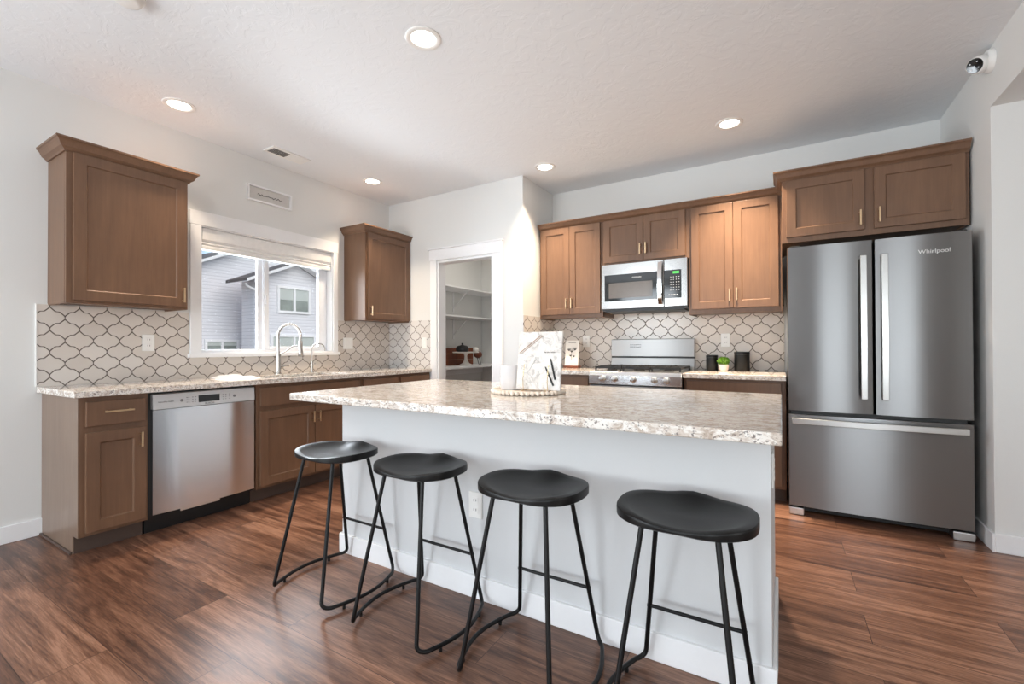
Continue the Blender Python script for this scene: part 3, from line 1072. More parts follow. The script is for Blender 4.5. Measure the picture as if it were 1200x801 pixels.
DU = YB - 4.022
wall_cabinet('tall two door brown wall cabinet left of the microwave', FB, (2.09, YB, 1.388), 1.766, 2.418, DU, 1.388, 2.285,
             [(1.783, 2.088, 1.426, 2.262, 2.063, 1.527), (2.091, 2.398, 1.426, 2.262, 2.116, 1.530)], GW, ctop=2.320, cbot=2.264)
wall_cabinet('short two door brown wall cabinet above the microwave', FB, (2.79, YB, 1.855), 2.418, 3.170, DU, 1.856, 2.285,
             [(2.434, 2.793, 1.876, 2.262, 2.770, 1.972), (2.797, 3.144, 1.876, 2.262, 2.820, 1.975)], GW, ctop=2.320, cbot=2.264)
wall_cabinet('tall two door brown wall cabinet between the microwave and the fridge', FB, (3.51, YB, 1.375), 3.170, 3.840, DU, 1.378, 2.285,
             [(3.192, 3.504, 1.420, 2.264, 3.480, 1.522), (3.508, 3.818, 1.420, 2.264, 3.531, 1.526)], GW, ctop=2.320, cbot=2.264)
DFC = YB - 3.742
wall_cabinet('deep two door brown cabinet above the stainless fridge', FB, (4.33, YB, 1.838), 3.841, 4.806, DFC, 1.838, 2.296,
             [(3.867, 4.304, 1.874, 2.268, 4.281, 1.950), (4.354, 4.786, 1.874, 2.268, 4.379, 1.955)], GW, ret=(True, False), ctop=2.338, cbot=2.272, crown_back=DU + 0.055)

DB = YB - 3.732
base_cabinet('base_cabinet', 'brown base cabinet left of the range, half hidden by the marble board', FB, (2.08, YB, 0), 1.762, 2.412, DB,
             [('drawer', 1.785, 2.390, 0.70, 0.845, None, 0), ('door', 1.785, 2.085, 0.12, 0.67, None, 0), ('door', 2.090, 2.390, 0.12, 0.67, None, 0)], GBASE, top=0.869)
base_cabinet('base_cabinet', 'brown base cabinet between the range and the fridge', FB, (3.52, YB, 0), 3.176, 3.858, DB,
             [('drawer', 3.199, 3.830, 0.70, 0.850, None, 0), ('door', 3.199, 3.512, 0.12, 0.67, None, 0), ('door', 3.517, 3.830, 0.12, 0.67, None, 0)], GBASE, top=0.869)
tag(MB().box(1.761, 2.413, 3.688, YB - 0.009, 0.870, 0.906).build('countertop', 'granite', None, 0.003), 'short granite countertop left of the range behind the marble board', 'countertop', 'granite countertops')
tag(MB().box(3.175, 3.860, 3.688, YB - 0.009, 0.870, 0.906).build('countertop', 'granite', None, 0.003), 'short granite countertop holding the black canisters beside the fridge', 'countertop', 'granite countertops')

# range
R0, R1, RF = 2.417, 3.171, 3.665
rg = thing('gas_range', 'stainless gas range with five knobs and black grates', 'stove', ((R0 + R1) / 2, 4.0, 0))
MB().box(R0, R1, RF + 0.03, YB - 0.012, 0.02, 0.898).build('range_body', 'black', rg)
MB().box(R0 + 0.02, R1 - 0.02, RF + 0.06, RF + 0.12, 0.0, 0.02).box(R0 + 0.02, R1 - 0.02, YB - 0.1, YB - 0.04, 0, 0.02).build('feet', 'black', rg)
MB().prism([(RF, 0.800), (RF - 0.004, 0.875), (RF + 0.012, 0.906), (RF + 0.05, 0.906), (RF + 0.05, 0.800)], 'x', R0, R1).build('control_panel', 'steel_light', rg, 0.003)
MB().box(R0, R1, RF + 0.05, YB - 0.10, 0.898, 0.907).build('cooktop', 'steel_soft', rg, 0.002)
for xk in (2.538, 2.641, 2.797, 2.965, 3.058):
    k = MB().lathe([(0.026, RF), (0.026, RF - 0.008), (0.021, RF - 0.012), (0.0195, RF - 0.040), (0.016, RF - 0.043)], (xk, 0, 0.848), 22, axis='y').build('knob', 'steel_soft', rg)
    MB().box(xk - 0.003, xk + 0.003, RF - 0.047, RF - 0.040, 0.832, 0.864).build('knob_grip', 'steel_soft', k, 0.001)
od = MB().box(R0 + 0.004, R1 - 0.004, RF - 0.006, RF + 0.03, 0.225, 0.790).build('oven_door', 'steel_warm', rg, 0.004)
MB().box(R0 + 0.12, R1 - 0.12, RF - 0.008, RF - 0.005, 0.34, 0.62).build('oven_window', 'black_gloss', od)
MB().tube([(R0 + 0.05, RF - 0.05, 0.735), (R1 - 0.05, RF - 0.05, 0.735)], 0.012, 12).tube([(R0 + 0.07, RF, 0.735), (R0 + 0.07, RF - 0.05, 0.735)], 0.009).tube([(R1 - 0.07, RF, 0.735), (R1 - 0.07, RF - 0.05, 0.735)], 0.009).build('oven_handle', 'steel_soft', od)
MB().box(R0 + 0.004, R1 - 0.004, RF, RF + 0.03, 0.05, 0.215).build('storage_drawer', 'steel_warm', rg, 0.004)
MB().prism([(YB - 0.10, 0.898), (YB - 0.085, 1.008), (YB - 0.012, 1.008), (YB - 0.012, 0.898)], 'x', R0, R1).build('rear_riser', 'steel_soft_brushed', rg, 0.002)
MB().box(R0, R1, YB - 0.078, YB - 0.012, 1.008, 1.022).build('riser_gap', 'black', rg)
bg = MB().prism([(YB - 0.095, 1.022), (YB - 0.078, 1.182), (YB - 0.012, 1.186), (YB - 0.012, 1.022)], 'x', R0, R1).build('backguard', 'steel_soft_brushed', rg, 0.003)
dp = MB()
for i in range(6):
    dp.box(2.60 + 0.018 * i, 2.612 + 0.018 * i, YB - 0.0905, YB - 0.083, 1.108, 1.114)
    dp.box(2.60 + 0.018 * i, 2.612 + 0.018 * i, YB - 0.0885, YB - 0.080, 1.128, 1.134)
dp.build('keypad_legend', 'button', bg)
for gi in range(3):
    g0 = R0 + 0.02 + gi * 0.240
    g1 = g0 + 0.232
    gr = MB()
    gy0, gy1 = RF + 0.09, YB - 0.15
    gz = 0.936
    r = 0.007
    for x in (g0 + r, g1 - r):
        gr.box(x - r, x + r, gy0, gy1, gz - 0.007, gz + 0.009)
    for y in (gy0 + r, (gy0 + gy1) / 2, gy1 - r):
        gr.box(g0, g1, y - r, y + r, gz - 0.007, gz + 0.009)
    xm = (g0 + g1) / 2
    for yc in ((gy0 * 3 + gy1) / 4, (gy0 + gy1 * 3) / 4):
        for s in (-1, 1):
            gr.box(xm + s * 0.03, xm + s * 0.11, yc - 0.005, yc + 0.005, gz - 0.006, gz + 0.013)
            gr.box(xm - 0.005, xm + 0.005, yc + s * 0.03 - 0.02, yc + s * 0.10 - 0.02 * s, gz - 0.006, gz + 0.013)
    for x in (g0 + r, g1 - r):
        for y in (gy0 + r, gy1 - r):
            gr.box(x - r, x + r, y - r, y + r, 0.907, gz)
    gr.build('burner_grate', 'iron', rg, 0.002)
for xb in (R0 + 0.136, R0 + 0.376, R0 + 0.616):
    for yb in (RF + 0.20, YB - 0.26):
        MB().lathe([(0.045, 0.907), (0.045, 0.914), (0.034, 0.918), (0.034, 0.928), (0.02, 0.930)], (xb, yb, 0), 20).build('burner', 'iron', rg)

# microwave
MF = 3.972
MX0, MX1 = 2.4225, 3.1655
mw = thing('microwave', 'stainless over-the-range microwave under the short brown cabinet', 'microwave', (2.79, YB, 1.452))
MB().box(MX0 + 0.002, MX1 - 0.002, MF + 0.022, YB - 0.009, 1.436, 1.855).build('microwave_body', 'black', mw)
mdoor = MB().box(MX0, 2.975, MF, MF + 0.022, 1.452, 1.855).build('door', 'steel_warm', mw, 0.004)
MB().box(2.422 + 0.030, 2.920, MF - 0.0015, MF + 0.002, 1.522, 1.760).build('door_glass', 'black_gloss', mdoor, 0.001)
MB().box(2.492, 2.880, MF - 0.0025, MF, 1.548, 1.685).build('viewing_window', 'mesh_glass', mdoor)
hp = []
for i in range(11):
    t = i / 10
    hp.append((2.948, MF - 0.012 - 0.036 * sin(pi * min(1, max(0, t))) ** 0.6, 1.468 + t * 0.372))
hb = MB()
hv, hf = [], []
for x, y, z in hp:
    hv += [(x - 0.017, y, z), (x + 0.017, y, z), (x + 0.017, y + 0.009, z), (x - 0.017, y + 0.009, z)]
for i in range(10):
    for k in range(4):
        hf.append((4 * i + k, 4 * i + (k + 1) % 4, 4 * i + 4 + (k + 1) % 4, 4 * i + 4 + k))
hf += [(0, 1, 2, 3), (43, 42, 41, 40)]
hb.add(hv, hf, True)
hb.box(2.934, 2.962, MF - 0.014, MF, 1.468, 1.486).box(2.934, 2.962, MF - 0.014, MF, 1.822, 1.840)
hb.build('handle', 'chrome', mdoor)
mp = MB().box(2.978, MX1, MF, MF + 0.022, 1.452, 1.855).build('control_panel', 'steel_warm', mw, 0.004)
MB().box(2.980, 3.118, MF - 0.0015, MF + 0.002, 1.522, 1.760).build('keypad', 'black_gloss', mp)
MB().box(3.050, 3.100, MF - 0.0025, MF, 1.728, 1.748).build('clock_display', 'display', mp)
kb = MB()
for i in range(4):
    for j in range(6):
        kb.box(3.030 + i * 0.022, 3.036 + i * 0.022, MF - 0.0025, MF, 1.588 + j * 0.022, 1.592 + j * 0.022)
for i in range(4):
    kb.box(3.012 + i * 0.022, 3.026 + i * 0.022, MF - 0.0025, MF, 1.548, 1.553)
kb.build('key_legend', 'logo', mp)
text_part('logo', 'FRIGIDAIRE', 0.016, FB, 2.745, YB - MF + 0.0015, 1.724, 'logo', mdoor)
MB().prism([(MF + 0.03, 1.436), (MF + 0.03, 1.428), (YB - 0.14, 1.420), (YB - 0.14, 1.436)], 'x', MX0 + 0.03, MX1 - 0.03).build('vent_bottom', 'black', mw)

# fridge
FX0, FX1, FF = 3.868, 4.766, 3.540
fr = thing('refrigerator', 'stainless french door refrigerator with bottom freezer drawer by the right wall', 'refrigerator', (4.32, 3.9, 0))
MB().box(FX0 + 0.006, FX1 - 0.006, FF + 0.085, YB - 0.02, 0.03, 1.752).build('fridge_body', 'dark_gap', fr, 0.004)
MB().box(FX0 + 0.03, FX1 - 0.03, FF + 0.09, FF + 0.11, 0.012, 0.06).build('kick_grille', 'black', fr)


def bowed(x0, x1, z0, z1, bulge=0.013):
    mb = MB()
    k = 10
    fy = []
    for i in range(k + 1):
        t = i / k
        e = min(t, 1 - t)
        rnd = 0.010 * max(0, 1 - e / 0.03) ** 2 if e < 0.03 else 0
        fy.append((x0 + (x1 - x0) * t, FF - bulge * (1 - (2 * t - 1) ** 2) + bulge * 0.5))
    poly = [(x0, FF + 0.08)] + [(x0, FF + 0.014), (x0 + 0.004, FF + 0.005)] + fy[1:-1] + [(x1 - 0.004, FF + 0.005), (x1, FF + 0.014), (x1, FF + 0.08)]
    mb.prism(poly, 'z', z0, z1, True)
    return mb


XM = 4.322
dl_ = bowed(FX0, XM - 0.004, 0.690, 1.766).build('fridge_door', 'steel_dark', fr)
dr_ = bowed(XM + 0.004, FX1, 0.690, 1.766).build('fridge_door', 'steel_dark', fr)
fz = bowed(FX0, FX1, 0.062, 0.664, 0.018).build('freezer_drawer', 'steel_dark', fr)
MB().box(FX0 + 0.02, FX1 - 0.02, FF + 0.05, FF + 0.085, 0.664, 0.690).build('door_gasket', 'black', fr)


def bar_handle(pts, w, d, parent, horizontal=False):
    hv, hf = [], []
    for x, y, z in pts:
        if horizontal:
            hv += [(x, y, z - w), (x, y, z + w), (x, y + d, z + w), (x, y + d, z - w)]
        else:
            hv += [(x - w, y, z), (x + w, y, z), (x + w, y + d, z), (x - w, y + d, z)]
    n = len(pts)
    for i in range(n - 1):
        for k in range(4):
            hf.append((4 * i + k, 4 * i + (k + 1) % 4, 4 * i + 4 + (k + 1) % 4, 4 * i + 4 + k))
    hf += [(0, 1, 2, 3), (4 * n - 1, 4 * n - 2, 4 * n - 3, 4 * n - 4)]
    mb = MB().add(hv, hf, True)
    for x, y, z in (pts[0], pts[-1]):
        if horizontal:
            s = 0.012 if x < XM else -0.012
            mb.box(min(x, x + s), max(x, x + s), y + d * 0.5, FF + 0.004, z - w * 0.8, z + w * 0.8)
        else:
            s = 0.014 if z < 1.2 else -0.014
            mb.box(x - w * 0.8, x + w * 0.8, y + d * 0.5, FF + 0.004, min(z, z + s), max(z, z + s))
    return mb.build('handle', 'steel_soft', parent, 0.002)


for xh, par in ((4.268, dl_), (4.370, dr_)):
    bar_handle([(xh, 3.495 - 0.010 * sin(pi * i / 12), 0.785 + (1.668 - 0.785) * i / 12) for i in range(13)], 0.0155, 0.012, par)
bar_handle([(3.890 + (4.735 - 3.890) * i / 12, 3.500 - 0.020 * sin(pi * i / 12), 0.626 - 0.0 * i) for i in range(13)], 0.018, 0.012, fz, True)
FFR = ((0, FF, 0), (1, 0, 0), (0, -1, 0))
text_part('logo', 'Whirlpool', 0.034, FFR, 4.600, 0.0068, 1.664, 'logo', dr_)
for x0, x1 in ((FX0, FX0 + 0.085), (FX1 - 0.095, FX1)):
    MB().prism([(FF + 0.002, 0.0), (FF + 0.002, 0.050), (FF + 0.08, 0.058), (FF + 0.12, 0.058), (FF + 0.12, 0.0)], 'x', x0, x1).build('foot_cover', 'panel_steel' if False else 'steel_soft', fr, 0.006)
for x in (FX0 + 0.045, FX1 - 0.045):
    MB().box(x - 0.03, x + 0.03, FF + 0.03, FF + 0.16, 1.7525, 1.780).build('hinge_cover', 'black', fr, 0.004)

# things on the back counters
for xc, rc, zt, lab in ((3.322, 0.046, 1.040, 'shorter matte black canister left of the little potted plant'), (3.551, 0.058, 1.068, 'taller matte black canister right of the little potted plant')):
    c = thing('canister', lab, 'canister', (xc, 4.19, 0.906), 'black canisters')
    MB().lathe([(rc * 0.94, 0.906), (rc, 0.912), (rc, zt - 0.022)], (xc, 4.19, 0), 32).build('jar', 'canister', c)
    MB().lathe([(rc + 0.001, zt - 0.021), (rc + 0.001, zt - 0.003), (rc - 0.003, zt), (0.012, zt)], (xc, 4.19, 0), 32).build('lid', 'canister', c)
pt = thing('potted_plant', 'tiny bushy green plant in a blush pot between the canisters', 'plant', (3.418, 4.15, 0.906))
MB().lathe([(0.024, 0.906), (0.036, 0.922), (0.041, 0.945), (0.038, 0.962), (0.034, 0.962), (0.034, 0.952)], (3.418, 4.15, 0), 28).build('pot', 'pink_pot', pt)
lf = MB()
rnd = random.Random(3)
for i in range(620):
    d0 = Vector((rnd.gauss(0, 1), rnd.gauss(0, 1), rnd.gauss(0.35, 1))).normalized()
    r = rnd.uniform(0.6, 1.0)
    c = Vector((3.418 + 0.050 * r * d0.x, 4.15 + 0.050 * r * d0.y, 0.988 + 0.036 * r * d0.z))
    d = (d0 + 0.7 * Vector((rnd.gauss(0, 1), rnd.gauss(0, 1), rnd.gauss(0.3, 1)))).normalized()
    e = d.orthogonal().normalized()
    L, w = rnd.uniform(0.010, 0.020), rnd.uniform(0.003, 0.006)
    lf.add([tuple(c - d * L * 0.4), tuple(c + e * w), tuple(c + d * L * 0.6), tuple(c - e * w)], [(0, 1, 2, 3)])
lf.build('foliage', 'leaf', pt, recalc=False)
cd = thing('framed_card', 'small framed black and white botanical card on the counter left of the range', 'picture', (2.062, 4.12, 0.906))
MB().box(1.985, 2.140, 4.085, 4.160, 0.906, 0.930).build('wooden_stand', 'red_wood', cd, 0.003)
MB().prism([(4.102, 0.930), (4.116, 0.930), (4.150, 1.176), (4.136, 1.176)], 'x', 1.992, 2.132).build('card', 'paper', cd, 0.002)
ci = MB()


def on_card(x, z):
    return (x, 4.102 + (z - 0.93) * 0.138 - 0.0015, z)


for cx_, cz_, L in ((2.03, 1.075, 0.05), (2.06, 1.06, 0.07), (2.095, 1.08, 0.055), (2.05, 1.02, 0.035), (2.085, 1.015, 0.03)):
    for a in range(-2, 3):
        an = pi / 2 + a * 0.42
        ci.tube([on_card(cx_, cz_), on_card(cx_ + cos(an) * L * 0.6, cz_ + sin(an) * L * 0.6)], [0.0028, 0.0008], 5)
ci.tube([on_card(2.062, 0.985), on_card(2.06, 1.06)], 0.0015, 5)
ci.build('botanical_drawing', 'ink', cd)
cl_ = MB()
for i in range(8):
    cl_.box(2.022 + i * 0.010, 2.029 + i * 0.010, on_card(0, 1.152)[1] - 0.0006, on_card(0, 1.152)[1] + 0.002, 1.150, 1.1545)
cl_.build('caption_line', 'ink', cd)

# ------------------------------------------------------------------ pantry
GP = 'pantry shelves'
for zs, lab in ((1.515, 'white pantry shelf, middle of the three, on a bracket'), (1.880, 'white pantry shelf, highest of the three, on a bracket')):
    s = thing('pantry_shelf', lab, 'shelf', (0, 4.6, zs), GP)
    MB().box(0, 0.335, 3.815, 5.529, zs - 0.018, zs).build('shelf_board', 'trim', s, 0.002)
    for yb in (4.86,):
        k = MB()
        k.box(0.0, 0.008, yb - 0.012, yb + 0.012, zs - 0.29, zs - 0.018)
        k.box(0.0, 0.28, yb - 0.012, yb + 0.012, zs - 0.026, zs - 0.018)
        k.tube([(0.008, yb, zs - 0.23), (0.24, yb, zs - 0.026)], 0.007, 8)
        k.build('bracket', 'trim', s)
s = thing('pantry_shelf', 'deep white pantry shelf at counter height holding the cake stand', 'shelf', (0, 4.6, 0.872), GP)
MB().box(0, 0.36, 3.815, 5.529, 0.842, 0.872).build('shelf_board', 'trim', s, 0.003)
MB().box(0.0, 0.02, 3.815, 5.529, 0.742, 0.842).build('wall_cleat', 'trim', s)

kx, ky = 0.262, 4.79
ck = thing('cake_stand', 'white pedestal cake stand on the low pantry shelf', 'stand', (kx, ky, 0.872), 'things on the low pantry shelf')
MB().lathe([(0.098, 0.872), (0.094, 0.880), (0.045, 0.905), (0.022, 0.945), (0.018, 1.000), (0.030, 1.030), (0.05, 1.038)], (kx, ky, 0), 28).build('pedestal', 'ceramic', ck)
MB().lathe([(0.05, 1.036), (0.170, 1.040), (0.176, 1.052), (0.172, 1.054), (0.168, 1.046), (0.02, 1.044)], (kx, ky, 0), 32).build('plate', 'ceramic', ck)
kt = thing('lidded_pot', 'small black lidded pot sitting on the cake stand', 'pot', (kx, ky - 0.07, 1.045), 'things on the low pantry shelf')
MB().lathe([(0.055, 1.0462), (0.080, 1.065), (0.086, 1.090), (0.078, 1.115), (0.07, 1.118)], (kx, ky - 0.075, 0), 24).build('pot_body', 'iron', kt)
MB().lathe([(0.078, 1.118), (0.060, 1.132), (0.015, 1.142), (0.008, 1.150), (0.014, 1.160), (0.010, 1.168)], (kx, ky - 0.075, 0), 24).build('lid', 'iron', kt)
cr = thing('wooden_crate', 'striped brown wooden crate behind the cake stand in the pantry', 'crate', (0.09, 4.75, 0.872), 'things on the low pantry shelf')
MB().box(0.022, 0.030, 4.40, 5.21, 0.872, 1.105).box(0.066, 0.074, 4.40, 5.21, 0.872, 1.105).box(0.030, 0.066, 4.40, 4.416, 0.872, 1.105).box(0.030, 0.066, 5.194, 5.21, 0.872, 1.105).box(0.030, 0.066, 4.416, 5.194, 0.872, 0.886).build('box_sides', 'crate', cr, 0.002)
st = MB()
for z in (0.945, 1.025):
    st.box(0.074, 0.0755, 4.40, 5.21, z, z + 0.006)
st.build('plank_gaps', 'tan_line', cr)
wd = thing('figurine', 'small bird-like figure with a white ball head beside the crate', 'ornament', (0.24, 5.10, 0.872), 'things on the low pantry shelf')
MB().lathe([(0.0, -0.085), (0.032, -0.06), (0.05, -0.01), (0.04, 0.04), (0.015, 0.075), (0.0, 0.08)], (0.24, 5.10, 1.01), 20, axis='y', caps=False).build('figure_body', 'red_wood', wd)
MB().lathe([(0.001, -0.042), (0.025, -0.034), (0.040, -0.010), (0.040, 0.012), (0.025, 0.034), (0.001, 0.042)], (0.24, 5.045, 1.075), 20).build('ball_head', 'ceramic', wd)
for dy in (-0.02, 0.03):
    MB().tube([(0.24, 5.10 + dy, 0.975), (0.245, 5.11 + dy, 0.92), (0.26, 5.115 + dy, 0.873)], 0.004, 6).build('leg', 'iron', wd)

# ------------------------------------------------------------------ island
IX0, IX1, IY0, IY1 = 1.682, 3.833, 1.413, 2.540
PX0, PX1, PY0, PY1 = 1.755, 3.802, 1.677, 2.490
il = thing('kitchen_island', 'white panelled kitchen island base with overhanging top', 'island', (2.78, 2.08, 0))
MB().box(PX0, PX1, PY0, PY1 - 0.08, 0, 0.850).build('island_body', 'island', il, 0.002)
bb = MB()
bb.box(PX0 - BBT, PX1 + BBT, PY0 - BBT, PY0, 0, BBH)
bb.box(PX1, PX1 + BBT, PY0, PY1 - 0.16, 0, BBH)
bb.box(PX0 - BBT, PX0, PY0, PY1 - 0.16, 0, BBH)
bb.build('baseboard', 'trim', il, 0.003)
MB().box(PX0 + 0.01, PX1 - 0.01, PY1 - 0.08, PY1 - 0.02, 0.10, 0.850).build('rear_cabinet_frame', 'wood', il)
FI = ((0, PY1 - 0.02, 0), (1, 0, 0), (0, 1, 0))
for k in range(4):
    a0 = PX0 + 0.03 + k * 0.50
    d = shaker(FI, a0, a0 + 0.47, 0, 0.02, 0.12, 0.66).build('door', 'wood', il, 0.0018)
    d2 = MB(FI).box(a0, a0 + 0.47, 0, 0.02, 0.69, 0.83).build('drawer', 'wood', il, 0.002)
tag(MB().box(IX0, IX1, IY0, IY1, 0.8505, 0.885).build('island_countertop', 'granite', None, 0.005, 3), 'large glossy speckled granite island top holding the round tray', 'countertop', 'granite countertops')
FIP = ((0, PY0, 0), (1, 0, 0), (0, -1, 0))
plate('wall_outlet', 'white outlet low on the island panel between the second and third stools', 'outlet', FIP, 2.655, 0.412, 0.072, 0.116, 'outlet', (2.655, PY0, 0.412))
FIE = ((PX1, 0, 0), (0, 1, 0), (1, 0, 0))
plate('wall_outlet', 'white outlet on the right end of the island, seen edge on', 'outlet', FIE, 1.815, 0.695, 0.072, 0.116, 'outlet', (PX1, 1.815, 0.695))

# tray group on the island
tr = thing('round_tray', 'round whitewashed tray with a beaded rim on the island', 'tray', (2.735, 2.020, 0.885))
MB().lathe([(0.001, 0.8855), (0.165, 0.8855), (0.172, 0.890), (0.172, 0.896), (0.001, 0.896)], (2.735, 2.02, 0), 40, caps=False).build('tray_base', 'bead', tr)
bd = MB()
for k in range(46):
    a = 2 * pi * k / 46
    bd.lathe([(0.0005, -0.0115), (0.0078, -0.0084), (0.0115, 0.0), (0.0078, 0.0084), (0.0005, 0.0115)], (2.735 + 0.179 * cos(a), 2.02 + 0.179 * sin(a), 0.8968), 10, caps=False)
bd.build('beaded_rim', 'bead', tr)
cn = thing('candle_jar', 'white frosted candle jar at the left side of the round tray', 'candle', (2.628, 2.03, 0.896))
MB().lathe([(0.050, 0.8965), (0.055, 0.902), (0.056, 1.020), (0.053, 1.022), (0.051, 1.016), (0.051, 0.985)], (2.628, 2.03, 0), 36, caps=False).lathe([(0.0005, 0.8965), (0.05, 0.8965)], (2.628, 2.03, 0), 36, caps=False).build('jar', 'candle', cn)
MB().lathe([(0.0005, 0.984), (0.0505, 0.985)], (2.628, 2.03, 0), 36, caps=False).build('wax', 'ceramic', cn)
# leaning printed board on its wire easel
BX0, BX1 = 2.688, 2.930
BW = BX1 - BX0
ez = thing('wire_easel', 'thin gold wire easel standing on the tray in front of the marble board', 'easel', (2.81, 2.03, 0.896))
em = MB()
for xe in (2.735, 2.868):
    em.tube([(xe, 2.090, 0.901), (xe, 1.965, 0.901), (xe, 1.945, 0.903), (xe, 1.945, 0.918)], 0.0020, 8)
    em.tube([(xe, 1.968, 0.901), (xe + 0.004, 1.958, 0.96), (xe + 0.008, 1.966, 1.03)], 0.0018, 8)
em.tube([(2.735, 2.090, 0.901), (2.868, 2.090, 0.901)], 0.0020, 8)
em.tube([(2.735, 2.090, 0.901), (2.80, 2.068, 1.06), (2.868, 2.090, 0.901)], 0.0018, 8)
em.build('wire_frame', 'gold', ez)
bo = thing('serving_board', 'upright marbled white serving board with map lines, leaning on the easel', 'board', (2.809, 2.0, 0.905))
TB = 0.135


def ob(x, z, c=0.0):
    """point on the leaning board's front face"""
    return (x, 1.975 + (z - 0.905) * TB - c, z)


MB().prism([(1.975, 0.905), (1.990, 0.905), (1.990 + 0.285 * TB, 1.190), (1.975 + 0.285 * TB, 1.190)], 'x', BX0, BX1).build('slab', 'board', bo, 0.004)


def bline(pts, w, name, mat):
    mb = MB()
    mb.tube([ob(x, z, 0.0006) for x, z in pts], w, 6)
    return mb.build(name, mat, bo)


x_, z_ = BX0, 0.905
bline([(BX0 + 0.010, 1.085), (BX0 + 0.125, 1.172)], 0.0022, 'inlay_line', 'tan_line')
bline([(BX0 + 0.022, 1.083), (BX0 + 0.136, 1.170)], 0.0016, 'inlay_line', 'tan_line')
gl_ = MB()
rnd = random.Random(11)
for p in ([(0.028, 1.085), (0.045, 1.075), (0.055, 1.09)], [(0.060, 0.985), (0.092, 1.035), (0.11, 1.06)], [(0.095, 1.040), (0.112, 1.035), (0.120, 1.062), (0.102, 1.066), (0.095, 1.040)],
          [(0.012, 1.07), (0.03, 1.05), (0.055, 1.04)], [(0.03, 0.99), (0.06, 0.985)], [(0.06, 0.985), (0.085, 0.97)], [(0.065, 0.94), (0.155, 0.94)], [(0.14, 1.14), (0.16, 1.128)], [(0.15, 1.16), (0.18, 1.153)],
          [(0.012, 0.96), (0.035, 0.95)], [(0.05, 1.03), (0.06, 0.985)], [(0.12, 1.0), (0.13, 0.98)]):
    gl_.tube([ob(BX0 + a, z, 0.0004) for a, z in p], 0.0009, 5)
gl_.build('map_lines', 'grey_line', bo)
tx = MB()
for i in range(9):
    h = 0.0045 if i % 3 else 0.006
    tx.add([ob(BX0 + 0.146 + i * 0.0078, 1.086, 0.0005), ob(BX0 + 0.151 + i * 0.0078, 1.086, 0.0005), ob(BX0 + 0.151 + i * 0.0078, 1.086 + h, 0.0005), ob(BX0 + 0.146 + i * 0.0078, 1.086 + h, 0.0005)], [(0, 1, 2, 3)])
tx.build('small_lettering', 'ink', bo, recalc=False)
GK = 'black sticks on the marble board'
for p0, p1, lab in (((BX0 + 0.186, 1.058), (BX0 + 0.216, 0.958), 'upper of the two short black sticks on the marble board'), ((BX0 + 0.160, 1.018), (BX0 + 0.208, 0.930), 'lower of the two short black sticks on the marble board')):
    a, b2 = ob(p0[0], p0[1], 0.005), ob(p1[0], p1[1], 0.005)
    tag(MB().tube([a, tuple((a[i] * 0.7 + b2[i] * 0.3) for i in range(3)), b2], [0.0022, 0.004, 0.0042], 8).build('black_stick', 'black'), lab, 'stick', GK)

# ------------------------------------------------------------------ stools


def superell(t, a, b, p=2.6):
    c, s = cos(t), sin(t)
    return (a * (abs(c) ** (2 / p)) * (1 if c >= 0 else -1), b * (abs(s) ** (2 / p)) * (1 if s >= 0 else -1))


